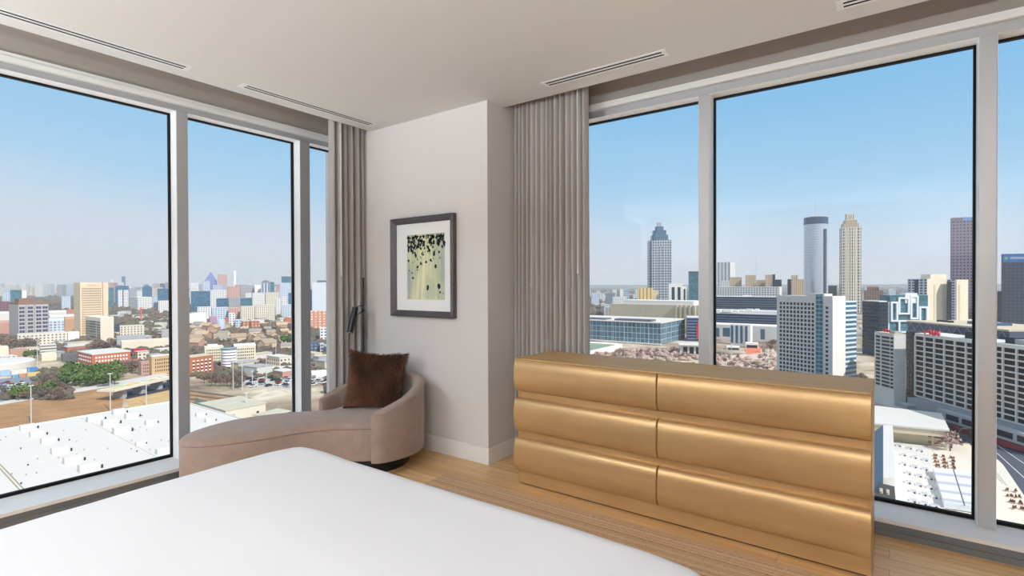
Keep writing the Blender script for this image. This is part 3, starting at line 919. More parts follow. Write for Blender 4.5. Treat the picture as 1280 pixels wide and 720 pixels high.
class Bld: pass
OCC = []                         # footprints already taken: corner, two directions, two lengths
def taken(c, e2, e1, w, l): OCC.append((c.x, c.y, e2.x, e2.y, e1.x, e1.y, w, l))
def free(p, r):
    for cx, cy, ax, ay, bx, by, w, l in OCC:
        qx, qy = p.x-cx, p.y-cy
        a = qx*ax+qy*ay
        if -r < a < w+r and -r < qx*bx+qy*by < l+r: return False
    return True
def taken_round(p, r): taken(Vector((p.x-r, p.y-r, 0)), Vector((1, 0, 0)), Vector((0, 1, 0)), 2*r, 2*r)
def find(x0, x1, y0, y1, r, z, g, tries=14):
    for _ in range(tries):
        p = onz(g.uniform(x0, x1), g.uniform(y0, y1), z)
        if free(p, r): return p
    return None
def bld(name, label, pL, pC, pR, yt, d, m, phi=0.0, cat='building', group=None, base=GZ, w=None, l=None, body='walls', single=False):
    """box with its nearest upright edge at column pC and depth d, turned by phi; the right wall runs to column pR, the left wall to pL"""
    top = at_depth(pC, yt, d)
    if phi == 'f':
        q = top-ORG
        phi = math.degrees(math.atan2(q.y, q.x))-88.0
    e2 = Vector((math.cos(R(phi)), math.sin(R(phi)), 0)); e1 = Vector((-e2.y, e2.x, 0))
    c = Vector((top.x, top.y, 0))
    b = Bld()
    b.w = w if w is not None else edge_len(c, e2, pR)
    b.l = l if l is not None else edge_len(c, e1, pL)
    if b.w <= 0 or b.w > 400: b.w = 30.0
    if b.l <= 0 or b.l > 400: b.l = 30.0
    b.h = top.z-base
    b.d = d
    mb = MB().box(0, 0, 0, b.w, b.l, b.h)
    if single:
        b.root = tag(mb.build(name, m), label, cat, group)
    else:
        b.root = empty(name, (0, 0, 0), 0, label, cat, group)
        b.body = mb.build(body, m, b.root)
    b.root.location = (c.x, c.y, base); b.root.rotation_euler = (0, 0, R(phi))
    b.c = c; b.e1 = e1; b.e2 = e2; b.base = base
    taken(c, e2, e1, b.w, b.l)
    return b
def grid(b, face, name, m, u0, u1, v0, v1, nu, nv, fu=.6, fv=.6, t=.25, off=0.0):
    """windows of one wall: the first hundred one by one, the rest as one part"""
    pu, pv = (u1-u0)/nu, (v1-v0)/nv
    ww, hh = pu*fu, pv*fv
    one = MB()
    if face == 'r': one.box(-ww/2, -t, -hh/2, ww/2, .05, hh/2)
    else: one.box(-t, -ww/2, -hh/2, .05, ww/2, hh/2)
    cells = [(u0+(i+.5)*pu, v0+(j+.5)*pv) for j in reversed(range(nv)) for i in range(nu)]
    def loc(u, v): return (u, off, v) if face == 'r' else (off, u, v)
    first = one.build(name, m, b.root, loc=loc(*cells[0]))
    for u, v in cells[1:100]:
        copy_of(first, name, b.root, loc(u, v))
    if len(cells) > 100:
        rest = MB()
        for u, v in cells[100:]:
            x, y, z = loc(u, v)
            if face == 'r': rest.box(x-ww/2, y-t, z-hh/2, x+ww/2, y+.05, z+hh/2)
            else: rest.box(x-t, y-ww/2, z-hh/2, x+.05, y+ww/2, z+hh/2)
        rest.build(name, m, b.root)['kind'] = 'stuff'
def lettering(text, size, m, parent, loc, rot, name='sign_lettering', ex=0.15):
    cu_ = bpy.data.curves.new(name, 'FONT'); cu_.body = text; cu_.size = size; cu_.extrude = ex
    cu_.align_x = 'CENTER'; cu_.align_y = 'CENTER'
    cu_.materials.append(m)
    tmp = bpy.data.objects.new('lettering_curve', cu_)
    me_ = bpy.data.meshes.new_from_object(tmp)
    bpy.data.objects.remove(tmp)
    o = bpy.data.objects.new(name, me_); col.objects.link(o); o.parent = parent; o.location = loc; o.rotation_euler = rot
    return o
FACE_R = (PI/2, 0, 0)            # lettering on the right wall (looking out along -y)
FACE_L = (PI/2, 0, -PI/2)        # on the left wall (looking out along -x)

# ---------------------------------------------------------------- ground
def ground_mat():
    m = bpy.data.materials.new('city_ground')
    t = NT(m)
    out = t.n('ShaderNodeOutputMaterial'); p = t.n('ShaderNodeBsdfPrincipled'); t.l(p.outputs[0], out.inputs[0])
    tc = t.n('ShaderNodeTexCoord')
    a = t.n('ShaderNodeTexNoise'); a.inputs['Scale'].default_value = .012; a.inputs['Detail'].default_value = 8; t.l(tc.outputs['Object'], a.inputs['Vector'])
    b = t.n('ShaderNodeTexVoronoi'); b.inputs['Scale'].default_value = .09; t.l(tc.outputs['Object'], b.inputs['Vector'])
    r = t.n('ShaderNodeValToRGB'); e = r.color_ramp.elements
    e[0].position = .36; e[0].color = C(104, 94, 84)
    e[1].position = .66; e[1].color = C(226, 214, 192)
    x = e.new(.48); x.color = C(164, 147, 124)
    f = t.math('ADD', t.math('MULTIPLY', a.outputs[0], .88), t.math('MULTIPLY', b.outputs['Color'], .12))
    t.l(f, r.inputs[0])
    # woods beyond the first kilometres
    g = t.n('ShaderNodeSeparateXYZ'); t.l(tc.outputs['Object'], g.inputs[0])
    dist = t.n('ShaderNodeVectorMath', operation='LENGTH'); t.l(tc.outputs['Object'], dist.inputs[0])
    k = t.math('MULTIPLY_ADD', dist.outputs['Value'], 1/1500.0); k.node.inputs[2].default_value = -.55; k.node.use_clamp = True
    n2 = t.n('ShaderNodeTexNoise'); n2.inputs['Scale'].default_value = .006; n2.inputs['Detail'].default_value = 6; t.l(tc.outputs['Object'], n2.inputs['Vector'])
    wood = t.mix(t.math('MULTIPLY_ADD', n2.outputs[0], 1.6), C(62, 66, 62), C(122, 116, 106))
    wood.node.inputs[0].links[0].from_node.inputs[2].default_value = -.3
    t.l(t.mix(k, r.outputs[0], wood), p.inputs['Base Color'])
    p.inputs['Roughness'].default_value = .95; p.inputs['Specular IOR Level'].default_value = .1
    return m
gm = MB()
nseg = 96
gm.poly([(26000*math.cos(2*PI*i/nseg), 26000*math.sin(2*PI*i/nseg), GZ) for i in range(nseg)])
tag(gm.build('ground', ground_mat()), 'winter city ground running to the hazy horizon outside', 'ground', kind='structure')
def patch(name, label, cat, pts, m, dz=0.1):
    v = [onz(x, y, GZ+dz) for x, y in pts]
    a = sum(v[i].x*v[(i+1) % len(v)].y-v[(i+1) % len(v)].x*v[i].y for i in range(len(v)))
    if a < 0: v.reverse()
    return tag(MB().prism([(p.x, p.y) for p in v], GZ-.5, GZ+dz).build(name, m), label, cat, kind='structure')
patch('lawn', 'dry brown grass slope beside the vast white roof', 'lawn', [(-40, 515), (0, 506), (60, 496), (110, 488), (150, 481), (156, 490), (152, 512), (120, 530), (-40, 560)], S_grass, .15)
patch('lawn', 'strip of dry grass along the rail lines', 'lawn', [(236, 489), (300, 500), (290, 512), (236, 505)], S_grass, .12)
patch('road', 'pale road curving along the brown grass slope', 'road', [(-40, 512), (0, 503), (60, 492), (110, 484), (150, 476), (205, 466), (212, 468), (150, 481), (110, 488), (60, 496), (0, 506), (-40, 515)], xm('pale_road', (206, 204, 200), .9), .2)
patch('road', 'dark boulevard with shade in its colour at the right edge', 'road', [(1150, 536), (1217, 528), (1300, 546), (1340, 640), (1300, 648), (1250, 575), (1190, 545), (1150, 545)], S_asph, .12)
patch('parking_lot', 'grey parking lot behind the brown grass slope', 'parking lot', [(-40, 478), (50, 468), (86, 482), (60, 492), (-40, 508)], S_lot, .15)
patch('parking_lot', 'parking lot with cars behind the chaise arm', 'parking lot', [(384, 452), (425, 446), (430, 480), (384, 478)], xm('pale_lot', (186, 180, 172), .9, var=.1, vscale=.1), .15)
patch('parking_lot', 'pale dusty lot of cars in front of the small offices', 'parking lot', [(296, 476), (368, 470), (368, 486), (310, 484)], X_['pale_lot'], .13)
patch('plaza', 'pale paved plaza in front of the white pavilion', 'plaza', [(1090, 549), (1160, 557), (1192, 550), (1232, 560), (1300, 625), (1310, 700), (1080, 660)], S_pave, .1)
patch('road', 'street of the park in front of the white terraced hall', 'road', [(893, 446), (975, 438), (975, 446), (893, 456)], xm('pinkish_paving', (214, 190, 172), .9, var=.2, vscale=.1), .1)
patch('plaza', 'orange brick paving in the park before the terraced hall', 'plaza', [(930, 436), (950, 433), (951, 441), (934, 443)], xm('orange_paving', (216, 124, 92), .9), .2)
patch('lawn', 'ochre dirt ground under the bridge', 'lawn', [(156, 497), (212, 486), (214, 503), (164, 512)], S_dirt, .12)
patch('road', 'underpass road below the bridge with shade in its colour', 'road', [(150, 489), (212, 477), (214, 487), (158, 499)], xm('underpass_painted_shade', (52, 58, 74), .95), .16)  # shade under the bridge is painted into the road colour

# ---------------------------------------------------------------- right: glass hall and what stands behind it
b = bld('glass_hall', 'low wide glass walled hall with white roof beside the right curtain', 700, 826, 856, 404.5, dg(826, 432), fc('hall_glass', (176, 196, 204), (84, 116, 134), 5.2, 6.5, .9, .9, roof=(226, 226, 222), wrough=.4, grough=.08, vary=.25))
MB().box(-1.0, -1.0, b.h, b.w+1, b.l+1, b.h+1.0).build('roof', S_roofw, b.root)
MB().box(-1.5, -.8, 0.6, 0, b.l*.8, 2.0).build('canopy', S_blank, b.root)
MB().box(6, 14, b.h+1, 22, b.l*.45, b.h+3.2).build('rooftop_plant', xm('roof_plant_grey', (96, 100, 108), .7), b.root)
MB().box(8, b.l*.55, b.h+1, 26, b.l*.85, b.h+2.6).build('rooftop_plant', X_['roof_plant_grey'], b.root)
for i in range(9):
    MB().box(-.35, b.l*i/9-.12, 1.5, .02, b.l*i/9+.12, b.h).build('mullion', S_metal, b.root)
for i in range(1, 5):
    MB().box(b.w*i/5-.12, -.35, 1.5, b.w*i/5+.12, .02, b.h).build('mullion', S_metal, b.root)
b = bld('exhibition_hall', 'long plain beige hall behind the glass hall', 762, 877, 900, 382, 735, S_beige, w=46)
MB().box(2, 12, b.h, 40, b.l*.85, b.h+6).build('roof', S_blank, b.root)
for i in range(5):
    MB().box(-3.0, 8+i*6.5, 0, 0.1, 10.6+i*6.5, b.h+.3).build('fin', S_beige, b.root)
b = bld('office_block', 'yellow cream office block with dark notch by the stepped tower', 797, 797.5, 816.5, 360, 900, fc('yellow_cream_walls', (226, 200, 140), (150, 120, 84), 6, 400, .28, .8, roof=(214, 198, 160)), 'f', l=25)
MB().box(b.w*.42, -.4, b.h*.25, b.w*.66, .1, b.h*.62).build('recess', S_dark, b.root)
MB().box(b.w, 3, 0, b.w*1.38, 22, b.h*.93).build('wing', S_beige, b.root)
# stepped crown skyscraper
def stepped():
    d = 1150.0
    c = at_depth(824, 360, d)
    u = d/FPX
    r = empty('skyscraper', (c.x, c.y, GZ), R(28), 'grey gridded skyscraper with a stepped blue glass crown', 'skyscraper')
    def plan(hw, n):
        a, s_ = hw, hw-n
        return [(-s_, -a), (s_, -a), (s_, -s_), (a, -s_), (a, s_), (s_, s_), (s_, a), (-s_, a), (-s_, s_), (-a, s_), (-a, -s_), (-s_, -s_)]
    f = fc('tower_grid', (178, 184, 192), (48, 64, 90), 5.2, 5.6, .6, .66, roof=(150, 158, 168))
    h1 = at_depth(824, 301, d).z-GZ
    hw = 13.2*u
    MB().prism(plan(hw, 5.0), 0, h1).build('shaft', f, r)
    for k_, (px, y) in enumerate(((10.4, 294.5), (8.3, 288.5), (5.2, 283.5))):
        z0 = h1 if k_ == 0 else z1
        z1 = at_depth(824, y, d).z-GZ
        MB().prism(plan(px*u*.94, 3.5), z0, z1).build('crown_tier', G_blue, r)
    z2 = at_depth(824, 278.5, d).z-GZ
    MB().box(-4.4, -4.4, z1, 4.4, 4.4, z2).build('lantern', S_conc, r)
    for sx, sy in ((0, -1), (-1, 0)):
        MB().box(-5 if sx == 0 else -hw-1.2, -hw-1.2 if sx == 0 else -5, 0, 5 if sx == 0 else -hw+.2, -hw+.2 if sx == 0 else 5, h1-14).build('bay', f, r)
    for q in range(4):
        MB().tube((3*(1 if q % 2 else -1), 3*(1 if q > 1 else -1), z2), (3*(1 if q % 2 else -1), 3*(1 if q > 1 else -1), z2+4), .3, n=6).build('finial', S_metal, r)
stepped()
b = bld('apartment_tower', 'white tower with dark vertical slots right of the stepped tower', 834, 836, 853.5, 354.5, 880, S_blank, 'f', l=20)
for u0 in (.22, .64):
    MB().box(b.w*u0, -.4, 3, b.w*(u0+.2), .1, b.h-6).build('window_strip', S_glassd, b.root)
MB().box(b.w, 1.5, 0, b.w*1.27, 18, b.h-5).build('wing', S_blank, b.root)
MB().box(b.w*1.07, 1.0, 3, b.w*1.19, 1.6, b.h-9).build('window_strip', S_glassd, b.root)
b = bld('glass_tower', 'dark teal glass tower behind the mullion left of middle right pane', 858, 861, 884, 341, 980, G_teal, 'f', l=30)
MB().box(0, 0, b.h, b.w, b.l, b.h+2.5).build('roof', S_dark, b.root)
for args in ((765.5, 766, 783, 371, 1010, W_white, 'white midrise block in front of the far woods beside right curtain'),
             (774.5, 775, 779, 361.5, 1300, S_blank, 'narrow white end tower of the far striped teal block'),
             (779, 779.2, 787, 361.5, 1320, G_band, 'far teal and white striped block above the white midrise'),
             (757, 757.5, 766, 384, 930, W_grey, 'small grey block left of the white midrise'),
             (767, 767.5, 781, 385, 900, W_cream, 'pale cream block below the white midrise'),
             (769, 769.5, 779, 381.5, 950, G_dark, 'dark roofed block between white midrise and cream block'),
             (739, 739.5, 749, 366, 1500, W_pale, 'pale block near the curtain edge in far woods')):
    bld('office_block', args[6], args[0], args[1], args[2], args[3], args[4], args[5], 'f', l=18)
b = bld('dark_hall', 'navy glass hall end with red banner beside the mullion', 858, 859, 884, 397, 640, fc('navy_bands', (120, 136, 156), (38, 54, 92), 400, 3.6, 1.1, .7, roof=(210, 206, 198)), 'f', l=40)
MB().box(b.w*.47, -.8, 4, b.w*.6, -.2, b.h-6).build('banner', S_red, b.root)
b = bld('pavilion', 'small white park pavilion with black roof vents by the mullion', 849, 850, 884, 431.5, 520, S_blank, 'f', l=16)
MB().box(-1, -3, b.h, b.w+1, 17, b.h+.8).build('roof', S_roofw, b.root)
for i in range(4): MB().box(3+i*6, -.2, 1, 7+i*6, .1, b.h-1.5).build('opening', S_dark, b.root)
b = bld('pavilion', 'flat white and green roofed pavilion at the foot of glass hall', 690, 738, 778, 439, 505, S_blank, 0)
MB().box(2, 2, b.h, b.w*.8, b.l*.8, b.h+.5).build('green_roof', xm('green_roof', (132, 150, 128), .9), b.root)

# ---------------------------------------------------------------- right: terraced hall
b = bld('terraced_hall', 'huge white terraced hall with dark glass bands left of white hotel', 884, 974, 1000, 358.5, 860, W_white, 0, w=26)
def tier(nm, pc, yt, d, m, roofm=None, x=4):
    t_ = at_depth(pc, yt, d); c = Vector((t_.x, t_.y, 0))
    l_ = edge_len(c, Vector((0, 1, 0)), 884)
    q = MB().box(c.x-b.c.x, c.y-b.c.y, 0, c.x-b.c.x+34, c.y-b.c.y+l_, t_.z-GZ)
    taken(c, Vector((1, 0, 0)), Vector((0, 1, 0)), 34, l_)
    return q.build(nm, m, b.root)
dk = fc('dark_bands', (92, 112, 136), (34, 48, 72), 400, 3.4, 1.1, .66, roof=(232, 230, 226), grough=.12)
tier('tier', 980, 371.5, 740, dk)
tier('tier', 972.5, 389.5, 670, S_roofw)
tier('tier', 972.3, 393.5, 664, dk)
tier('tier', 972, 408.5, 625, S_blank)
for px0, px1, y0, y1, d in ((902, 912.5, 410, 421, 624.5), (950, 956, 411.5, 424.5, 624.5), (895, 899, 410, 421, 624.5)):
    p0, p1 = at_depth(px0, y1, d), at_depth(px1, y0, d)
    MB().box(p1.x-b.c.x-.6, p1.y-b.c.y, p0.z-GZ, p1.x-b.c.x+1.0, p0.y-b.c.y, p1.z-GZ).build('window', xm('teal_window', (62, 104, 128), .15), b.root)
rr_ = random.Random(3)
for i in range(10):
    px = rr_.uniform(898, 966); dd = rr_.choice((690, 700, 780, 800)); yy = 389 if dd < 750 else 371.2
    p = at_depth(px, yy, dd)
    MB().box(p.x-b.c.x, p.y-b.c.y, p.z-GZ-1, p.x-b.c.x+5, p.y-b.c.y+rr_.uniform(4, 11), p.z-GZ+rr_.uniform(1, 3)).build('roof_plant', S_blank, b.root)
b = bld('entrance_block', 'white entrance block with tall fins before the terraced hall', 913, 938, 949, 406, 594, S_blank, 0, w=11)
for i in range(4):
    MB().box(-.5, 3+i*b.l/4.2, 2, .1, 5.6+i*b.l/4.2, b.h-1.5).build('slot_window', S_glassb, b.root)
for args in ((908, 908.5, 925, 433, 560, 'white tent canopy in the park below the fin block'), (931.5, 932, 948, 428.5, 575, 'white and blue canopy at the foot of the fin block')):
    b = bld('canopy', args[5], args[0], args[1], args[2], args[3], args[4], S_blank, 'f', l=10)
    MB().box(1.0, -.2, 0, b.w-1, .1, b.h*.6).build('opening', S_dark, b.root)

# ---------------------------------------------------------------- right: skyline behind
b = bld('office_tower', 'white tower with dark vertical stripes at the left of middle right pane', 896, 913, 919, 327.5, 1400, fc('white_striped', (236, 234, 230), (130, 138, 150), 9.0, 400, .3, 1.2, roof=(228, 226, 222)), 0)
for args in ((912.5, 913, 927, 346.5, 1150, W_tan, 'low tan block right of the white striped tower'),
             (931.5, 932, 945, 344, 1120, fc('tan_stripes', (208, 186, 158), (160, 134, 112), 3.2, 400, .4, 1.1, roof=(206, 190, 168)), 'tan vertical striped block with the thin mast above'),
             (943, 943.5, 957, 350, 1165, W_tan, 'low wide tan block between two taller tan blocks'),
             (956.5, 957, 965.5, 343.5, 1090, X_['tan_stripes'], 'tall tan block with dark side left of the hotel'),
             (965, 965.3, 969, 343, 1125, G_dark, 'thin dark block behind the tall tan block'),
             (968.5, 969, 977, 349.5, 1080, G_dark, 'dark grey block just left of the hotel roof'),
             (984, 984.5, 989.5, 349, 1075, G_dark, 'dark block behind the hotel left of the paired tan towers'),
             (989, 989.5, 997.5, 344, 1030, X_['tan_stripes'], 'taller of the paired tan towers behind the hotel'),
             (997, 997.5, 1005, 349, 1032, X_['tan_stripes'], 'lower of the paired tan towers left of the cylinder tower'),
             (1034, 1034.5, 1046, 357, 1300, G_dark, 'low dark block between cylinder and crowned tower'),
             (900, 900.5, 912, 351, 1200, W_white, 'low white block under the white striped tower'),
             (1209.5, 1210, 1217, 400, 640, S_warm, 'small beige block right of the white slab towers'),
             (1245.5, 1246, 1253.5, 364, 860, G_dark, 'dark low tower left of the blue sign tower')):
    bld('office_block', args[6], args[0], args[1], args[2], args[3], args[4], args[5], 'f', l=22)
p = at_depth(945.5, 344, 1125)
m_ = MB().tube((p.x, p.y, GZ), (p.x, p.y, at_depth(945.5, 315, 1125).z), .5, .2, n=6)
tag(m_.build('radio_mast', S_metal), 'thin radio mast above the tan striped block', 'mast')
# cylinder tower
def cylinder_tower():
    d = 1200.0; u = d/FPX
    c = at_depth(1019.7, 360, d)
    r = empty('cylinder_tower', (c.x, c.y, GZ), 0, 'tall round mirrored glass tower with antenna on top', 'skyscraper')
    m = bpy.data.materials.new('mirror_glass')
    t = NT(m); out = t.n('ShaderNodeOutputMaterial'); p = t.n('ShaderNodeBsdfPrincipled'); t.l(p.outputs[0], out.inputs[0])
    tc = t.n('ShaderNodeTexCoord'); s_ = t.n('ShaderNodeSeparateXYZ'); t.l(tc.outputs['Object'], s_.inputs[0])
    k = t.math('LESS_THAN', t.math('FRACT', t.math('DIVIDE', s_.outputs[2], 3.6)), .3)
    t.l(t.mix(k, C(214, 221, 228), C(164, 176, 190)), p.inputs['Base Color'])
    p.inputs['Metallic'].default_value = .5; p.inputs['Roughness'].default_value = .28
    h0 = at_depth(1019.7, 281, d).z-GZ; h1 = at_depth(1019.7, 272.5, d).z-GZ; h2 = at_depth(1019.7, 270.3, d).z-GZ; h3 = at_depth(1019.7, 243, d).z-GZ
    ra = 13.2*u
    MB().lathe([(ra, 0), (ra, h0)], 56).build('shaft', m, r, smooth=40)
    MB().lathe([(ra*1.02, h0), (ra*1.02, h1)], 56).build('dark_band', xm('tower_band', (62, 82, 110), .25, metal=.3), r, smooth=40)
    MB().lathe([(ra*.96, h1), (ra*.96, h1+1), (ra*.45, h2), (ra*.2, h2+2)], 40).build('roof', S_conc, r, smooth=40)
    MB().tube((0, 0, h2+2), (0, 0, h3), .9, .25, n=8).build('antenna', S_metal, r)
    a = R(232)
    MB().tube((math.cos(a)*ra*1.03, math.sin(a)*ra*1.03, 0), (math.cos(a)*ra*1.03, math.sin(a)*ra*1.03, h0-12), 3.2, n=16).build('lift_shaft', xm('lift_glass', (70, 88, 110), .15), r, smooth=40)
cylinder_tower()
# crowned tower
b = bld('crowned_tower', 'tall pale stone tower with a lantern crown right of the cylinder tower', 1049, 1053, 1076.5, 284, 1250, fc('pale_stone_grid', (222, 210, 194), (62, 64, 78), 6.0, 7.0, .5, .7, roof=(214, 206, 194)), -74)
u = 1250/FPX
z1 = b.h
MB().box(3, 2, z1, b.w-4, b.l-2, z1+9).build('setback', W_tan, b.root)
MB().box(7, 3, z1+9, b.w-8, b.l-3, z1+17).build('setback', W_tan, b.root)
for i in range(5):
    MB().box(10+i*(b.w-22)/4.2, 2.0, 12, 12.2+i*(b.w-22)/4.2, -.5 if False else .05, z1-2)
for k_ in range(5):
    x0 = b.w*(.2+.12*k_)
    MB().box(x0, -.6, 6, x0+b.w*.055, .05, z1-4).build('pilaster', S_warm, b.root)
cx0, cx1 = b.w*.28, b.w*.70
MB().box(cx0, b.l*.15, z1+17, cx1, b.l*.85, z1+19).build('crown', S_warm, b.root)
for i in range(4):
    x0 = cx0+(cx1-cx0-3)*i/3
    MB().box(x0, b.l*.15, z1+19, x0+3, b.l*.85, z1+29).build('crown_post', S_warm, b.root)
MB().box(cx0, b.l*.15, z1+29, cx1, b.l*.85, z1+32).build('crown_cap', S_warm, b.root)
MB().box(cx0+2, b.l*.3, z1+19, cx1-2, b.l*.7, z1+29).build('crown_core', S_glassd, b.root)
b = bld('old_hotel', 'small brownstone block with stepped top right of the crowned tower', 1079.5, 1080, 1104, 363, 1000, fc('brownstone', (178, 140, 118), (110, 88, 84), 4, 3.6, .45, .5, roof=(178, 150, 130)), 'f', l=25)
MB().box(5, 4, b.h, b.w-6, 20, b.h+6).build('upper_floor', S_brown, b.root)
for k_ in range(4):
    MB().box(6+k_*(b.w-16)/3.4, 4, b.h+6, 10+k_*(b.w-16)/3.4, 20, b.h+9).build('turret', xm('rose_stone', (206, 170, 150), .85), b.root)

# ---------------------------------------------------------------- right: white hotel with the window grid
b = bld('white_hotel', 'big white hotel slab with square window grid behind the dresser top', 971, 1040.5, 1056.5, 370.5, 340, xm('hotel_grey_white', (214, 211, 209), .8), -26)
L_ = b.l
def upos(px):      # distance along the left wall for a pixel column
    return edge_len(b.c, b.e1, px)
g0, g1 = upos(1028.5), upos(1020.2)
MB().box(-.5, g0, 0, .05, g1, b.h+1.2).build('glass_strip', fc('hotel_strip', (140, 170, 182), (58, 104, 128), 2.4, 2.85, .85, .7, grough=.1), b.root)
grid(b, 'l', 'window', S_glassd, upos(1018.5), upos(974), b.h-55, b.h-4.2, 10, 18, .62, .64, t=.06)
grid(b, 'l', 'window', S_glassd, upos(1035.5), upos(1032), b.h-55, b.h-6.2, 1, 17, .9, .55, t=.06)
MB().box(-.3, -.02, b.h-2.2, b.w*.2, L_+.3, b.h+.1).build('parapet', X_['hotel_grey_white'], b.root)
MB().box(0, -.25, 0, b.w, .05, b.h+.1).build('end_wall', S_blank, b.root)
ww_ = edge_len(b.c, b.e2, 1071.5)-b.w
MB().box(b.w, .4, 0, b.w+ww_, 16, b.h-3.4).build('glass_wing', fc('wing_bands', (206, 222, 230), (56, 96, 122), 400, 3.1, 1.1, .55, roof=(200, 210, 214), grough=.1), b.root)
MB().box(-.2, g0-1, b.h, 9, g1+6, b.h+1.6).build('roof_cap', S_roofw, b.root)
lg = MB(); uu = upos(986)
lg.path([(-.12, uu+1.1*math.cos(2*PI*i/20), b.h-1.9+1.0*math.sin(2*PI*i/20)) for i in range(20)], .14, n=5, closed=True)
lg.build('round_logo', S_conc, b.root)
# ferris wheel between the hotel wing and the dark tower
def wheel():
    d = 560.0; c = at_depth(1057, 424, d)
    r = empty('ferris_wheel', (c.x, c.y, GZ), R(-54), 'white ferris wheel showing its spokes right of the hotel', 'ferris wheel')
    hz = c.z-GZ; ra = 19.5
    for y in (-1, 1):
        MB().path([(ra*math.cos(2*PI*i/48), y, hz+ra*math.sin(2*PI*i/48)) for i in range(48)], .3, n=6, closed=True).build('rim', S_wht, r)
    for i in range(18):
        a = 2*PI*i/18
        MB().tube((0, 0, hz), (ra*math.cos(a), 0, hz+ra*math.sin(a)), .22, n=5).build('spoke', S_wht, r)
        MB().box(ra*1.03*math.cos(a)-.9, -.9, hz+ra*1.03*math.sin(a)-1.8, ra*1.03*math.cos(a)+.9, .9, hz+ra*1.03*math.sin(a)).build('cabin', S_wht, r)
    MB().tube((0, -2, hz), (0, 2, hz), 1.2, n=14).build('hub', S_wht, r)
    for sx in (-1, 1):
        for y in (-3, 3):
            MB().tube((sx*10, y*2, 0), (0, y*.5, hz), .5, n=7).build('leg', S_wht, r)
wheel()

# ---------------------------------------------------------------- right: modern blocks, apartment slabs, towers
ph = -54.0
b = bld('dark_tower', 'dark teal glass block left of the white framed modern block', 1078, 1099, 1110, 377.5, 500, G_dark, ph)
MB().box(.5, .5, b.h, b.w-.5, b.l-.5, b.h+1).build('roof', S_blank, b.root)
b = bld('modern_block', 'modern block of white frames around blue glass boxes', 1099.5, 1112, 1160, 369, 520, G_teal, ph)
fr_ = xm('white_frame', (224, 232, 238), .6)
def frame_box(px0, px1, y0, y1, t=1.7):
    x0, x1 = edge_len(b.c, b.e2, px0), edge_len(b.c, b.e2, px1)
    dm = b.d+((px0+px1)/2-1112)*0.2
    z0, z1 = at_depth(px0, y1, b.d).z-GZ, at_depth(px0, y0, b.d).z-GZ
    q = MB()
    q.box(x0, -1.6, z0, x0+t, .05, z1); q.box(x1-t, -1.6, z0, x1, .05, z1)
    q.box(x0+t, -1.6, z1-t, x1-t, .05, z1); q.box(x0+t, -1.6, z0, x1-t, .05, z0+t)
    q.build('frame', fr_, b.root)
for a in ((1112.5, 1121.5, 377, 402), (1122, 1136, 371.5, 393), (1137, 1147, 369.5, 399), (1148, 1159, 383, 408), (1122, 1147, 400, 416)):
    frame_box(*a)
MB().box(-1.2, 0, 0, 0, b.l, b.h-7).build('side_bay', fr_, b.root)
MB().box(edge_len(b.c, b.e2, 1131), -.8, b.h-8, edge_len(b.c, b.e2, 1146), 8, b.h+2).build('penthouse', fr_, b.root)
b = bld('apartment_slab', 'taller white slab tower with blank sunlit end wall', 1134.5, 1158.5, 1183, 348.5, 640, fc('slab_windows', (196, 204, 216), (58, 70, 96), 5, 3.3, .62, .6, roof=(230, 226, 218)), -40)
MB().box(0, -.3, 0, b.w, .05, b.h).build('end_wall', S_warm, b.root)
MB().box(b.w*.18, 0, b.h, b.w, b.l*.5, b.h+5.6).build('penthouse', S_warm, b.root)
MB().box(b.w*.34, -.6, 0, b.w*.42, -.25, b.h-7).build('recess', S_beige, b.root)
MB().box(-1.0, b.l*.45, 0, 0, b.l*.6, b.h-1).build('recess', G_dark, b.root)
b = bld('apartment_slab', 'second white slab tower with dark side left of purple tower', 1183.5, 1195.5, 1210, 349.5, 630, X_['slab_windows'], -40)
MB().box(0, -.3, 0, b.w, .05, b.h).build('end_wall', S_warm, b.root)
MB().box(b.w*.15, -.6, 0, b.w*.3, -.25, b.h-6).build('recess', S_beige, b.root)
MB().box(-.9, b.l*.5, 0, 0, b.l*.95, b.h-2).build('recess', G_dark, b.root)
b = bld('purple_tower', 'tall purple brown gridded tower with a small blue logo', 1187.8, 1190, 1246, 272.5, 900, fc('purple_grid', (126, 110, 128), (52, 52, 80), 5.0, 5.4, .55, .5, roof=(110, 100, 110)), -74)
MB().box(0, -.3, b.h-6, b.w, .05, b.h+.3).build('parapet', xm('purple_band', (112, 98, 114), .7), b.root)
lx_ = edge_len(b.c, b.e2, 1208.5)
q = MB(); q.rings([[(lx_+5*math.cos(2*PI*i/20)*1.3, y, b.h-3+2.4*math.sin(2*PI*i/20)) for i in range(20)] for y in (-.8, -.3)]); q.build('logo', xm('logo_blue', (84, 150, 214), .5), b.root)
b = bld('blue_sign_tower', 'dark navy tower with a blue lettered sign band at right edge', 1251.5, 1253.5, 1330, 317.5, 800, fc('navy_grid', (40, 47, 72), (22, 28, 46), 5.0, 5.0, .6, .6, roof=(80, 84, 96)), -74)
MB().box(-.3, -.6, b.h-13, b.w, .05, b.h).build('sign_panel', S_bluesign, b.root)
def wx(px): return edge_len(b.c, b.e2, px)
q = MB(); q.tube((wx(1257.2), -.9, b.h-6.6), (wx(1257.2), -.6, b.h-6.6), 2.3, n=18); q.build('logo', xm('logo_green', (96, 176, 112), .5), b.root)
s1, s2 = wx(1261), wx(1281.5)
lettering('GEORGIA', (s2-s1)/4.5, S_wht, b.root, ((s1+s2)/2+(s2-s1)*.04, -.75, b.h-6.6), FACE_R)

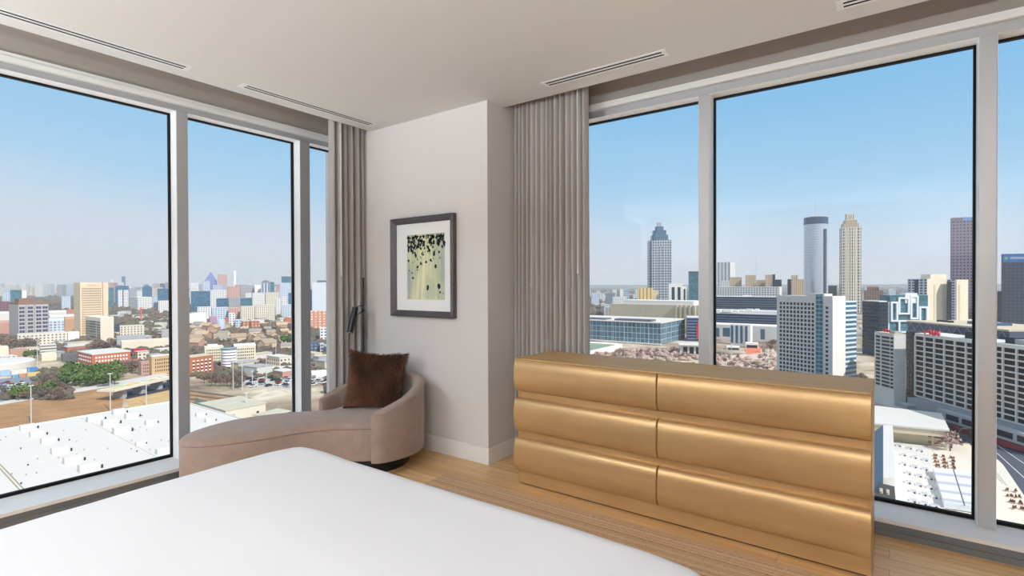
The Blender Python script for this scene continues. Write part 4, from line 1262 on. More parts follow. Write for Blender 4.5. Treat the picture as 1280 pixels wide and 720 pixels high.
# ---------------------------------------------------------------- right: long gridded slab with red lettering
S_pier = xm('precast_concrete', (216, 213, 208), .85, var=.05, vscale=.2)
d0 = 211.0
b = bld('gridded_slab', 'long office slab with white concrete grid and red roof lettering', 1145.3, 1330, 1420, 442.5, d0, xm('tinted_glass', (38, 35, 36), .2, spec=.35, var=.8, vscale=.2), ph, w=16, base=GZ+9.0)
H_ = b.h
nb_ = 12
for i in range(nb_+1):
    MB().box(-.8, b.l*(nb_-i)/nb_-.35, .0, .1, b.l*(nb_-i)/nb_+.35, H_).build('pier', S_pier, b.root)
for j in range(13):
    MB().box(-.55, 0, H_*j/12-.32, .1, b.l, H_*j/12+.32).build('floor_band', S_pier, b.root)
MB().box(-.7, 0, H_-.4, 15, b.l, H_+1.3).build('parapet', S_pier, b.root)
for (pa, pb_, hh, mm) in ((1200, 1216, 3.4, S_dark), (1250, 1262, 2.8, S_dark), (1262, 1276, 2.2, S_conc)):
    ya, yb = edge_len(b.c, b.e1, pb_), edge_len(b.c, b.e1, pa)
    MB().box(2.5, ya, H_+1.3, 9, yb, H_+1.3+hh).build('rooftop_plant', mm, b.root)
yc = edge_len(b.c, b.e1, 1166)
lettering('CNN', 4.6, S_red, b.root, (-.3, yc, H_+2.0), FACE_L, ex=.4)
slab = b
# podium below it
p_ = empty('podium', b.c+Vector((0, 0, GZ)), R(ph), 'grey concrete podium under the gridded slab', 'building')
MB().box(-7, 8, 0, 14, b.l-3, 8.6).build('walls', xm('podium_concrete', (150, 154, 162), .9), p_)
ya = edge_len(b.c, b.e1, 1196)
MB().box(-10, 0, 3.0, -7, ya, 8.0).build('overhang', xm('podium_light', (178, 180, 184), .9), p_)
for i in range(int(ya/9)):
    MB().box(-10.2, 2+i*9, 4.2, -9.9, 9+i*9, 6.8).build('window', S_glassd, p_)
MB().box(-11.5, 6, .6, -7, ya*.8, 2.6).build('awning', xm('maroon_awning', (142, 44, 58), .8), p_)
# tower at its left
b = bld('corner_tower', 'pale concrete tower with slit windows left of the gridded slab', 1093.2, 1117.5, 1132.5, 418.5, 296, S_pier, ph)
MB().box(0, 0, b.h-.1, b.w, b.l, b.h+.4).build('roof', S_beige, b.root)
for u0, u1, n_ in ((.10, .30, 1), (.40, .78, 1), (.84, .97, 1)):
    for j in range(14):
        z = b.h-2.2-j*2.15
        MB().box(-.25, b.l*(1-u1), z-.62, .1, b.l*(1-u0), z+.62).build('window', S_glassd, b.root)
MB().box(2, 2, b.h+.4, 6, 6, b.h+1.6).build('rooftop_plant', S_conc, b.root)
lettering('CNN', 2.6, S_red, b.root, (1.0, b.l*.48, b.h+1.7), FACE_L, ex=.25)
b = bld('dark_link', 'dark glass link block between corner tower and gridded slab', 1132.8, 1150, 1160, 415.5, 300, fc('dark_link_glass', (44, 46, 54), (36, 38, 46), 2.5, 2.6, .8, .8, grough=.15), ph, l=None)
b = bld('atrium_roof', 'wide flat roofed hall with steel trusses behind the red letters', 1135, 1262, 1330, 413.5, 262, xm('atrium_glass', (84, 92, 112), .3), ph, w=40, base=GZ+9.0)
H2 = b.h
MB().box(-.6, -.2, H2-.4, 40, b.l+.3, H2+.5).build('roof', S_beige, b.root)
for i in range(10):
    y0 = b.l*i/10; y1 = b.l*(i+.5)/10; y2 = b.l*(i+1)/10
    MB().tube((-.5, y0, H2-5), (-.5, y1, H2-.6), .16, n=5).build('truss', S_conc, b.root)
    MB().tube((-.5, y1, H2-.6), (-.5, y2, H2-5), .16, n=5).build('truss', S_conc, b.root)
MB().box(14, b.l*.35, H2+.5, 24, b.l*.6, H2+2).build('skylight', S_glassb, b.root)
for i in range(3): MB().box(10, b.l*(.7+.06*i), H2+.5, 12, b.l*(.73+.06*i), H2+1.6).build('rooftop_plant', S_dark, b.root)
b = bld('stair_block', 'stepped grey terrace block below the corner tower', 1120, 1134, 1146, 507, 262, xm('podium_concrete'), ph, base=GZ)
for k_ in range(3):
    MB().box(-2-1.5*k_, 0, 0, -.5-1.5*k_+.5, b.l, b.h-2-1.5*k_).build('step', xm('podium_light'), b.root)

# ---------------------------------------------------------------- right: pavilion and terrace in the foreground
rz = GZ+8.7
P4 = [onz(1060, 526, rz), onz(1187, 537.5, rz), onz(1177, 516.5, rz), onz(1060, 503, rz)]
pv_ = empty('white_pavilion', (P4[1].x, P4[1].y, GZ), 0, 'low flat white roofed pavilion at the back of the terrace', 'building')
def rel(p, o): return (p.x-o.x, p.y-o.y)
q = [rel(p, P4[1]) for p in P4]
ar = sum(q[i][0]*q[(i+1) % 4][1]-q[(i+1) % 4][0]*q[i][1] for i in range(4))
if ar < 0: q.reverse()
MB().prism(q, 8.0, 8.7).build('roof', S_roofw, pv_)
ctr = (sum(x for x, y in q)/4, sum(y for x, y in q)/4)
in_ = [(ctr[0]+(x-ctr[0])*.97, ctr[1]+(y-ctr[1])*.94) for x, y in q]
wl_ = onz(1160, 555, GZ); 
MB().prism(in_, 5.2, 8.0).build('fascia', S_beige, pv_)
w0, w1 = onz(1060, 545, GZ), onz(1160, 556, GZ)
dirw = (w1-w0).normalized(); back = Vector((-dirw.y, dirw.x, 0))
if back.dot(fw) < 0: back = -back
q2 = [rel(p, P4[1]) for p in (w0, w1, w1+back*9, w0+back*9)]
ar = sum(q2[i][0]*q2[(i+1) % 4][1]-q2[(i+1) % 4][0]*q2[i][1] for i in range(4))
if ar < 0: q2.reverse()
MB().prism(q2, 0, 5.3).build('walls', xm('cream_panel', (216, 204, 176), .85), pv_)
for px in (1166, 1182):
    p = onz(px, 563 if px > 1170 else 558, GZ)
    MB().box(p.x-P4[1].x-.4, p.y-P4[1].y-.4, 0, p.x-P4[1].x+.4, p.y-P4[1].y+.4, 5.3).build('post', S_beige, pv_)
# striped canopy
def quad_block(name, label, cat, pts, z0, z1, m, part='slab'):
    v = [onz(x, y, z1) for x, y in pts]
    o = v[0]
    r = empty(name, (o.x, o.y, z0), 0, label, cat)
    q = [rel(p, o) for p in v]
    ar = sum(q[i][0]*q[(i+1) % len(q)][1]-q[(i+1) % len(q)][0]*q[i][1] for i in range(len(q)))
    if ar < 0: q.reverse()
    MB().prism(q, 0, z1-z0).build(part, m, r)
    return r, o
r_, o_ = quad_block('canopy', 'pale striped flat canopy beside the skylight terrace', 'canopy', [(1166, 584), (1222, 590), (1226, 634), (1180, 627)], GZ+.4, GZ+2.4, xm('canopy_white', (222, 226, 232), .7), 'roof')
for k_ in range(4):
    t0 = (k_+.55)/4; t1 = (k_+.85)/4
    A = [onz(1166+(1180-1166)*t, 584+(627-584)*t, GZ+2.45) for t in (t0, t1)]
    Bq = [onz(1222+4*t, 590+44*t, GZ+2.45) for t in (t0, t1)]
    MB().poly([(p.x-o_.x, p.y-o_.y, 2.04) for p in (A[1], Bq[1], Bq[0], A[0])]).build('stripe', xm('canopy_grey', (186, 188, 196), .7), r_)
A, Bq = onz(1192, 587, GZ+2.5), onz(1206, 632, GZ+2.5)
MB().path([(A.x-o_.x, A.y-o_.y, 2.06), (Bq.x-o_.x, Bq.y-o_.y, 2.06)], .12, n=5).build('seam', S_dark, r_)
# white terrace deck with its skylights
tr, to = quad_block('terrace', 'white roof terrace dotted with small skylights below the pavilion', 'terrace', [(1117, 551), (1160, 558), (1166, 584), (1186, 650), (1118, 640)], GZ-.2, GZ+.35, S_roofw, 'deck')
S_sky = xm('skylight_grey', (190, 192, 194), .4)
for j in range(7):
    for i in range(4):
        px, y = 1124+i*13.5+j*3.0+(3 if j % 2 else 0), 557+j*11.5+i*3.2
        if px > 1156+(y-556)*.24: continue
        p = onz(px, y, GZ+.5)
        e_ = empty('skylight', (p.x, p.y, GZ+.35), 0, 'square skylight with black vent on the white terrace', 'skylight', 'skylights on the white terrace')
        MB().box(-1.1, -1.1, 0, 1.1, 1.1, .5).build('curb', S_wht, e_)
        MB().box(-.9, -.9, .5, .9, .9, .6).build('glazing', S_sky, e_)
        MB().box(-1.6, -.5, 0, -1.3, 0, .5).build('vent', S_dark, e_)
# long building with slanted blue glass at the left of the terrace
zt = GZ+11
q = [onz(1104, 531, zt), onz(1116, 531.5, zt), onz(1119, 597, zt), onz(1104, 597, zt)]
r_ = empty('glass_ridge', (q[3].x, q[3].y, GZ), 0, 'long low building with white roof strip and slanted blue glass', 'building')
A = [(p.x-q[3].x, p.y-q[3].y) for p in q]
ar = sum(A[i][0]*A[(i+1) % 4][1]-A[(i+1) % 4][0]*A[i][1] for i in range(4))
Ao = A if ar > 0 else A[::-1]
MB().prism(Ao, 0, 11).build('walls', S_roofw, r_)
s0, s1 = Vector((*A[3], 11)), Vector((*A[0], 11))
out_ = Vector((0, 7.5, -8))
MB().poly([tuple(s0), tuple(s1), tuple(s1+out_), tuple(s0+out_)]).poly([tuple(s0), tuple(s0+out_), tuple(s0+Vector((0, 0, -8)))]).build('glass_slope', fc('slope_glass', (110, 134, 152), (62, 94, 118), 400, 2.0, 1.1, .8), r_)
q = [onz(x, y, GZ+9) for x, y in ((1094, 615), (1102, 604), (1118, 608), (1120, 630), (1094, 624))]
r_ = empty('plant_pit', (q[0].x, q[0].y, GZ), 0, 'dark rooftop plant pit with pale fans at the sill', 'rooftop plant')
A = [(p.x-q[0].x, p.y-q[0].y) for p in q]
ar = sum(A[i][0]*A[(i+1) % 5][1]-A[(i+1) % 5][0]*A[i][1] for i in range(5))
if ar < 0: A.reverse()
MB().prism(A, 0, 9).build('deck', xm('pit_dark', (70, 68, 66), .8), r_)
cx_, cy_ = sum(a[0] for a in A)/5, sum(a[1] for a in A)/5
MB().prism([(cx_+(x-cx_)*1.05, cy_+(y-cy_)*1.05) for x, y in A], 0, 8.6).build('kerb', S_roofw, r_)
for i in range(6):
    MB().tube((cx_+(i % 3-1)*1.1, cy_+(i//3-.5)*1.6, 9), (cx_+(i % 3-1)*1.1, cy_+(i//3-.5)*1.6, 9.7), .4, n=10).build('fan', S_beige, r_)
# planters on the plaza
S_plant = xm('reddish_shrub', (124, 72, 52), .9)
def planter(px, y, label, group):
    p = onz(px, y, GZ+.2)
    e_ = empty('planter', (p.x, p.y, GZ+.1), rng.uniform(0, 3), label, 'planter', group)
    MB().box(-.9, -.4, 0, .9, .4, .4).build('box', S_beige, e_)
    q = MB()
    for k_ in range(7):
        x, y_ = rng.uniform(-.7, .7), rng.uniform(-.25, .25)
        q.tube((x, y_, .3), (x+rng.uniform(-.2, .2), y_+rng.uniform(-.2, .2), rng.uniform(.9, 1.4)), .32, .08, n=5)
    q.build('shrub', S_plant, e_)
for i in range(3):
    for j in range(5):
        planter(1169+i*10.5+j*.8, 570+j*4.2+i*1.6, 'brown planted box in the three rows beside pavilion', 'planter boxes on the pavilion plaza')
for i in range(2):
    for j in range(1, 5):
        planter(1256+i*11+j*3, 606+j*7.5+i*1.5, 'brown planted box on the plaza at the right edge', 'planter boxes on the right edge plaza')
# ring sculpture
p = onz(1205, 556, GZ)
r_ = empty('ring_sculpture', (p.x, p.y, GZ), R(-50), 'dark open ring sculpture on the plaza corner', 'sculpture')
MB().path([(3.2*math.cos(2*PI*i/32), 0, 3.9+3.2*math.sin(2*PI*i/32)) for i in range(32)], .33, n=8, closed=True).build('ring', S_dark, r_, smooth=50)
MB().box(-1.6, -1.2, 0, 1.6, 1.2, .7).build('base', S_beige, r_)
b_ = MB(); b_.path([(-3.2+.45*i, .4*math.sin(i), 7.2+.25*math.sin(i*1.7)) for i in range(15)], .22, n=6); b_.build('crest', S_dark, r_)
# railings by the right edge
for i in range(2):
    p0, p1 = onz(1247+i*5, 588+i*2, GZ+.2), onz(1262+i*5, 606+i*2, GZ+.2)
    r_ = empty('railing', (p0.x, p0.y, GZ+.1), 0, 'white ramp railing beside the boulevard, ' + ('nearer the mullion' if i == 0 else 'farther from the mullion'), 'railing')
    dd = p1-p0
    MB().path([(0, 0, 1.6), (dd.x, dd.y, 1.6)], .12, n=5).build('handrail', S_wht, r_)
    for k_ in range(5):
        MB().tube((dd.x*k_/4, dd.y*k_/4, 0), (dd.x*k_/4, dd.y*k_/4, 1.6), .09, n=5).build('baluster', S_wht, r_)
for k_, (a, b2) in enumerate((((1246, 556), (1290, 586)), ((1246, 566), (1290, 606)))):
    p0, p1 = onz(*a, GZ+.16), onz(*b2, GZ+.16)
    nn = (p1-p0).normalized(); sd = Vector((-nn.y, nn.x, 0))*.12
    tag(MB().prism([(v.x, v.y) for v in (p0-sd, p1-sd, p1+sd, p0+sd)], GZ, GZ+.16).build('road_marking', S_wht), 'thin white lane line on the dark boulevard', 'road marking', kind='structure')

# ---------------------------------------------------------------- left: the vast white roof
RZ = GZ+22
pa, pb2, pc = onz(0, 537.5, RZ), onz(212, 502.5, RZ), onz(277, 516, RZ)
yf_ = (pa.y+pb2.y)/2
x1 = pc.x
wr_ = empty('exhibition_roof', (x1, yf_, GZ), 0, 'vast white flat roof of the low hall below the left windows', 'building')
MB().box(-260, -(yf_-14), 0, 0, 0, 22).build('hall', S_roofw, wr_)
MB().box(-260, -.5, 22, 0, 0, 22.35).build('parapet', S_roofw, wr_); MB().box(-.5, -(yf_-14), 22, 0, -.5, 22.35).build('parapet', S_roofw, wr_)
S_seam = xm('roof_seam', (206, 186, 176), .9)
for a, b2 in (((10, 587), (212, 543)), ((98, 521), (128, 535)), ((128, 535), (195, 571)), ((0, 548), (212, 512))):
    p0, p1 = onz(*a, RZ), onz(*b2, RZ)
    MB().path([(p.x-x1, p.y-yf_, 22.02) for p in (p0, p1)], .09, n=4).build('seam', S_seam, wr_)
p0, p1 = onz(-2, 581, RZ), onz(28, 613, RZ)
for o2 in (-.35, .35):
    MB().path([(p.x-x1+o2, p.y-yf_, 22.1) for p in (p0, p1)], .12, n=4).build('pipe', xm('pipe_tan', (170, 156, 120), .8), wr_)
for i, (px, y, s_) in enumerate(((34, 537, 1.3), (46, 545, 1.2), (60, 553, 1.2), (74, 566, 1.3), (90, 578, 1.3), (110, 588, 1.4), (118, 526.5, 1.5), (137, 531, 1.5), (151, 541, 1.5), (148, 517, 1.3), (164, 522, 1.3), (188, 530, 1.1), (203, 566, 1.1), (175, 556, .8), (250, 520, 1.0), (262, 527, 1.0))):
    p = onz(px, y, RZ)
    e_ = empty('rooftop_unit', (p.x, p.y, RZ), 0, 'white boxy air handling unit on the vast white roof', 'rooftop unit', 'air units on the vast white roof')
    s_ *= .72
    MB().box(-2.0*s_, -1.1*s_, 0, 2.0*s_, 1.1*s_, 1.9*s_).build('housing', S_roofw, e_, bevel=.05)
    MB().box(2.0*s_, -.35*s_, .4*s_, 2.0*s_+.15, .35*s_, 1.2*s_).build('vent', S_dark, e_)
    MB().tube((2.9*s_, -.6*s_, 0), (2.9*s_, -.6*s_, .9*s_), .25*s_, n=8).build('pipe', S_dark, e_)
rr_ = random.Random(21)
for i in range(52):
    px, y = rr_.uniform(0, 212), rr_.uniform(515, 612)
    if y < 541-px*.165+4 or y > 612-px*.22: continue
    p = onz(px, y, RZ)
    e_ = MB(); e_.tube((0, 0, 0), (0, 0, .35), .13, n=6); e_.tube((0, 0, .3), (0, 0, .4), .22, n=6)
    tag(e_.build('roof_vent', S_dark if i % 3 == 0 else S_conc, loc=(p.x, p.y, RZ)), 'tiny vent pipe on the vast white roof', 'vent', 'vent pipes on the vast white roof')

# ---------------------------------------------------------------- left: towers and blocks
b = bld('grey_office', 'grey office tower with four window bays and brown roof at far left', 11.2, 23, 60, 378.5, dg(23, 424), xm('grey_precast', (182, 178, 178), .85), 0)
MB().box(-.2, -.2, b.h-2.6, b.w+.2, b.l+.2, b.h+.2).build('roof_band', S_brown, b.root)
MB().box(b.w*.08, b.l*.2, b.h, b.w*.56, b.l*.7, b.h+5.5).build('penthouse', S_brown, b.root)
for u0, u1 in ((.02, .2), (.3, .48), (.58, .76), (.80, .98)):
    grid(b, 'r', 'window', xm('bluish_glass', (66, 78, 104), .15), b.w*u0, b.w*u1, 2, b.h-4.5, 2, 8, .92, .62, t=.1)
for u0 in (.215, .245, .495, .53): MB().box(b.w*u0, -.9, 0, b.w*(u0+.02), .05, b.h-3).build('pier', S_conc, b.root)
for j in range(14): MB().box(-.15, 0, 3+j*(b.h-7)/14, .05, b.l, 3.5+j*(b.h-7)/14).build('band', S_conc, b.root)
b = bld('tan_tower', 'tall tan tower with a dense square window grid in left window', 92.2, 100, 135, 353, dg(100, 424), xm('tan_stone', (226, 204, 174), .85), 0)
grid(b, 'r', 'window', xm('brown_glass', (96, 78, 68), .3), b.w*.05, b.w*.75, 6, b.h-7.0, 13, 20, .52, .6, t=.08)
MB().box(b.w*.78, -.5, 0, b.w*.82, .05, b.h).build('pier', xm('tan_shade', (190, 150, 124), .85), b.root)
MB().box(b.w*.28, -.4, b.h-4.6, b.w*.55, -.05, b.h-3.4).build('sign_strip', xm('rose_strip', (214, 164, 140), .8), b.root)
for j in range(20): MB().box(-.12, 0, 4+j*(b.h-8)/20, .05, b.l, 4.6+j*(b.h-8)/20).build('band', S_warm, b.root)
b = bld('cream_office', 'cream office block with slanted window strips before the tan tower', 106.6, 125.5, 141.8, 397.5, dg(125, 427), xm('cream_stone', (226, 214, 194), .85), 0)
for j in range(7):
    MB().box(-.25, b.l*.30, 3.6+j*(b.h-7)/7, .05, b.l*.97, 5.6+j*(b.h-7)/7).build('window_strip', S_glassd, b.root)
    for u0 in (.04, .16): MB().box(-.25, b.l*u0, 3.6+j*(b.h-7)/7, .05, b.l*(u0+.08), 5.6+j*(b.h-7)/7).build('window', S_glassd, b.root)
MB().box(0, 0, b.h, b.w, b.l, b.h+.6).build('roof', S_blank, b.root)
row = [
 # pL, pC, pR, ytop, d, mat, phi, label
 (12, 13, 27, 362.5, 1250, G_teal, 'f', 'teal glass block above the grey office tower'),
 (2, 3, 12.5, 365, 1260, W_pale, 'f', 'pale block left of the teal glass block'),
 (27, 27.3, 33, 363.5, 1300, S_blank, 'f', 'small white block right of the teal glass block'),
 (-10, -9, 11.5, 377, 900, fc('maroon_walls', (122, 92, 98), (92, 76, 86), 4, 3.5, .5, .5), 'f', 'dark maroon block at the left edge behind grey tower'),
 (76, 77, 88, 370.5, 1500, W_pale, 'f', 'pale glass cube left of the tan tower'),
 (83, 84, 93, 387, 950, xm('terracotta', (190, 130, 104), .85), 'f', 'terracotta block left of the tan tower'),
 (142, 142.5, 149.5, 405.5, 760, xm('navy_block', (54, 66, 96), .6), 'f', 'small navy block right of the cream office'),
 (135.3, 136, 142.3, 359.5, 1700, G_teal, 'f', 'teal tower just right of the tan tower'),
 (143.5, 144, 161, 357.5, 1900, G_blue, 'f', 'broad blue glass block behind the white twin towers'),
 (147, 147.5, 153, 362.5, 1700, W_white, 'f', 'left one of the white twin towers'),
 (154, 154.5, 160.5, 362.5, 1710, W_white, 'f', 'right one of the white twin towers'),
 (161, 161.5, 170, 360, 1750, W_grey, 'f', 'pale grey tower right of the white twin towers'),
 (170.5, 171, 177, 363, 1780, W_white, 'f', 'white tower right of the pale grey tower'),
 (177.5, 178, 190, 358.5, 1900, G_blue, 'f', 'blue glass tower over the long white block'),
 (163, 172, 190, 371.5, 1500, W_white, 0, 'long white block below the blue glass tower'),
 (190, 190.5, 197, 370, 1650, W_pale, 'f', 'pale block right of the long white block'),
 (196.5, 197, 212, 361, 1600, G_blue, 'f', 'blue block with brown frame by the left mullion'),
 (197.5, 198, 214, 376, 1350, W_white, 'f', 'white block below the brown framed blue block'),
 (151.5, 152, 156.8, 345.5, 3600, G_blue, 'f', 'far blue skyscraper over the midtown cluster'),
 (137.5, 138, 141.5, 350, 3700, W_white, 'f', 'far white needle tower right of the tan tower'),
 (237, 237.5, 248.5, 353.5, 1900, W_white, 'f', 'white block at the left of middle left window'),
 (249, 249.3, 255.5, 355, 1950, W_grey, 'f', 'thin grey block right of that white block'),
 (252.5, 253.5, 262.5, 351.5, 1800, W_pale, 'f', 'pale glass block before the pyramid tower'),
 (237, 239, 262.5, 364, 1300, G_blue, 'f', 'big deep blue glass block in the middle left window'),
 (262, 263, 283, 362.5, 1400, W_white, 'f', 'white block right of the deep blue glass block'),
 (270, 270.5, 285.5, 373, 1250, G_blue, 'f', 'low blue glass block below the white block'),
 (272, 272.3, 284, 343, 2600, W_pink, 'f', 'pink skyscraper beside the pyramid tower'),
 (291.5, 292, 295.3, 338.5, 2500, S_blank, 'f', 'slim white tower standing alone on the skyline right of pink skyscraper'),
 (296.3, 296.5, 302, 345.5, 2500, W_pale, 'f', 'pale tower right of the slim white tower'),
 (284, 284.5, 299, 358, 1700, W_pink, 'f', 'rose brown block below the slim white tower'),
 (300.5, 301, 318, 356.5, 1750, W_grey, 'f', 'beige grey terraced block in the middle left window'),
 (318, 318.3, 326, 356, 1740, S_blank, 'f', 'blank white block left of the arched glass tower'),
 (285.5, 286, 300, 372, 1350, W_grey, 'f', 'grey and teal block right of the low blue block'),
 (300.5, 301, 315, 372.5, 1300, G_teal, 'f', 'low teal block in the middle left window'),
 (306.8, 307, 314.5, 366, 1400, W_white, 'f', 'small white block with dark windows over the teal block'),
 (315, 315.5, 331, 366, 1450, W_white, 'f', 'long white block below the arched glass tower'),
 (331.5, 332, 349, 365.5, 1460, W_cream, 'f', 'cream block right of the long white block'),
 (349.5, 350, 368, 353.5, 1500, W_pale, 'f', 'large pale blue block at the right of middle left window'),
 (350.5, 352, 368, 345.5, 1560, G_teal, 'f', 'teal glass crown block behind the pale blue block'),
 (344, 344.5, 350.5, 372.5, 1150, W_white, 'f', 'left white apartment tower near the right mullion'),
 (351, 351.5, 358, 370.5, 1160, W_white, 'f', 'right white apartment tower near the right mullion'),
 (352.5, 353, 368, 381, 1050, W_pale, 'f', 'bluish low block below the white apartment towers'),
 (360, 360.5, 368, 366, 1250, G_blue, 'f', 'blue block against the right mullion'),
 (246, 247, 264, 384, 1000, W_white, 'f', 'low white block below the deep blue glass block'),
 (264.5, 265, 285, 384.5, 1010, W_pale, 'f', 'low pale block beside the low white block'),
 (285.5, 286, 300, 385, 1000, W_pink, 'f', 'low rose block beside the low pale block'),
 (300, 301, 318, 383, 980, W_cream, 'f', 'left low cream block of the campus row'),
 (318.5, 319, 343.5, 381.5, 1000, W_cream, 'f', 'right low cream block of the campus row'),
 (262, 262.5, 271, 396, 850, xm('mauve_walls', (176, 140, 164), .85), 'f', 'small mauve block amid the brown trees'),
 (280.5, 281, 285, 398, 895, xm('brick_plain', (184, 112, 88), .85), 'f', 'small brick block behind the pale round tank'),
 (286, 286.3, 293.5, 392, 840, W_white, 'f', 'upright white block above the brown trees'),
 (294, 294.5, 302, 400, 830, W_pale, 'f', 'small pale blue block right of the upright white block'),
 (302.5, 303, 312.5, 401.5, 820, W_brick, 'f', 'left brick block with white windows amid the trees'),
 (313, 313.5, 324.5, 401, 822, W_brick, 'f', 'right brick block with white windows amid the trees'),
 (236, 237, 258, 392.5, 920, S_blank, 'f', 'long low white roofed shed by the left of middle window'),
 (355.5, 356, 368, 398, 900, xm('orange_brick', (188, 112, 80), .85), 'f', 'orange gabled block near the right mullion'),
 (389.5, 390, 413, 353, 1100, fc('pale_grid', (214, 220, 226), (164, 178, 192), 3.6, 3.6, .5, .5, roof=(206, 208, 212)), 'f', 'broad pale tower in the narrow left window'),
 (386, 386.5, 390, 362, 1120, G_blue, 'f', 'blue side block left of the broad pale tower'),
 (410.5, 411, 416, 357, 1150, G_blue, 'f', 'blue block right of the broad pale tower'),
 (396.5, 397, 408, 350.5, 1180, xm('slate_cap', (92, 104, 122), .7), 'f', 'slate capped block behind the broad pale tower'),
 (386, 387, 418, 389, 800, fc('salmon_brick', (206, 142, 116), (232, 214, 200), 6, 4, .4, .5, roof=(206, 190, 180)), 'f', 'long salmon brick apartments in the narrow left window'),
 (399, 400, 418, 411, 640, W_white, 'f', 'white apartment block in the narrow left window'),
 (386, 387, 399, 429, 540, fc('slate_blue', (76, 90, 112), (132, 160, 176), 4, 3.4, .5, .5), 'f', 'slate blue apartment block in the narrow left window'),
 (399.5, 400, 405, 431, 535, W_grey, 'f', 'grey apartment block right of the slate blue block'),
 (405.8, 406.3, 420, 433, 528, G_teal, 'f', 'turquoise apartment block beside the left curtain'),
 (387, 390, 420, 468.5, 400, S_blank, 'f', 'low white shop with flat roof above the car lot'),
 (18, 22, 84, 418.5, 610, W_cream, 'f', 'long low cream building at the foot of grey tower'),
 (84.5, 85, 98.5, 416, 640, S_blank, 'f', 'low white building left of the cream office'),
 (147.5, 150, 180, 408, 700, W_cream, 'f', 'cream apartment row right of the cream office'),
 (142, 146, 182, 421.5, 560, S_conc, 'f', 'flat parking deck with cars right of cream office'),
 (150, 152, 214, 427.5, 540, S_warm, 'f', 'long beige shed roof by the left mullion'),
 (200, 202, 214, 413, 640, S_conc, 'f', 'low grey shed near the left mullion'),
 (46, 50, 70, 432.5, 520, fc('garage', (216, 210, 200), (110, 108, 108), 400, 3.0, 1.1, .45), 'f', 'white open parking garage left of the light pole tops'),
 (11, 13, 34, 438.5, 500, xm('salmon_shed', (190, 146, 130), .85), 'f', 'salmon shed row at the left edge'),
 (-12, -8, 10, 435, 510, S_warm, 'f', 'cream shed at the left edge above the white round roof'),
 (70, 78, 96, 444.5, 480, xm('charcoal_shed', (96, 96, 100), .8), 'f', 'charcoal shed left of the long brick building'),
 (48, 52, 70, 443.5, 490, S_warm, 'f', 'cream shed right of the salmon shed row'),
 (128, 150, 177, 454, 445, xm('red_shed', (196, 108, 84), .85), 'f', 'low red shed right of the pine clump'),
 (118, 121, 150, 453, 545, S_roofw, 'f', 'low white roofed shed above the pine clump'),
]
for pL, pC, pR, yt, d, m, phi, lab in row:
    bld('city_block', lab, pL, pC, pR, yt, d, m, phi, l=22 if phi == 'f' else None)
# arena like white roofs left of the tan tower
for pL, pC, pR, yt, d, lab, m in ((60, 61, 83, 390.5, 860, 'white vaulted arena roof left of the tan tower', S_roofw), (60, 62, 93, 396, 800, 'low white roof in front of the vaulted arena roof', S_roofw), (60, 61, 80, 401, 760, 'pale blue low roof before the arena', W_pale), (80, 81, 93, 399, 780, 'brown gabled hall beside the arena roofs', xm('brown_hall', (188, 148, 112), .85)), (-6, -4, 11, 392, 800, 'white low roof at left edge behind the grey tower', S_roofw), (-6, -4, 11, 404, 720, 'salmon low roof at left edge behind the grey tower', xm('salmon_shed'))):
    b = bld('low_hall', lab, pL, pC, pR, yt, d, m, 'f', l=30)
    q = MB(); n_ = 10
    rs = [[(x, b.l*(.5-.5*math.cos(PI*i/n_)), b.h+2.6*math.sin(PI*i/n_)) for i in range(n_+1)] for x in (0, b.w)]
    q.rings(rs, closed=False); q.build('roof', m, b.root, smooth=40)
# pyramid topped tower
b = bld('pyramid_tower', 'violet blue tower with a stepped pyramid top on the skyline', 256, 256.5, 271, 352, 2600, fc('violet_glass', (128, 136, 190), (104, 116, 176), 5, 5, .5, .5), 'f', l=50)
hz_ = 46
for k_ in range(5):
    a = k_/5*.5; h0 = b.h+hz_*k_/5; h1 = b.h+hz_*(k_+1)/5
    MB().box(b.w*a, b.l*a, h0, b.w*(1-a), b.l*(1-a), h1).build('pyramid_step', X_['violet_glass'], b.root)
# arched glass tower
b = bld('arched_tower', 'glass tower with an arched roof in the middle left window', 326, 326.5, 337.5, 354, 1700, fc('arch_glass', (206, 214, 222), (84, 104, 132), 9, 4, .6, .9), 'f', l=26)
q = MB(); q.rings([[(b.w*(.5-.5*math.cos(PI*i/12)), y, b.h+10*math.sin(PI*i/12)) for i in range(13)] for y in (0, b.l)], closed=False)
q.poly([(b.w*(.5-.5*math.cos(PI*i/12)), 0, b.h+10*math.sin(PI*i/12)) for i in range(13)]); q.build('arched_roof', W_grey, b.root)
MB().box(b.w, 3, 0, b.w*1.5, 22, b.h+4).build('glass_wing', G_teal, b.root)
# pale round tank
p = at_depth(276, 404, 800)
q = MB(); q.lathe([(6, 0), (6, p.z-GZ+5), (5.6, p.z-GZ+6)], 24); tag(q.build('round_tank', xm('tank_blue', (186, 200, 218), .6), smooth=40, loc=(p.x, p.y, GZ)), 'pale blue round tower amid the brown trees', 'tower')
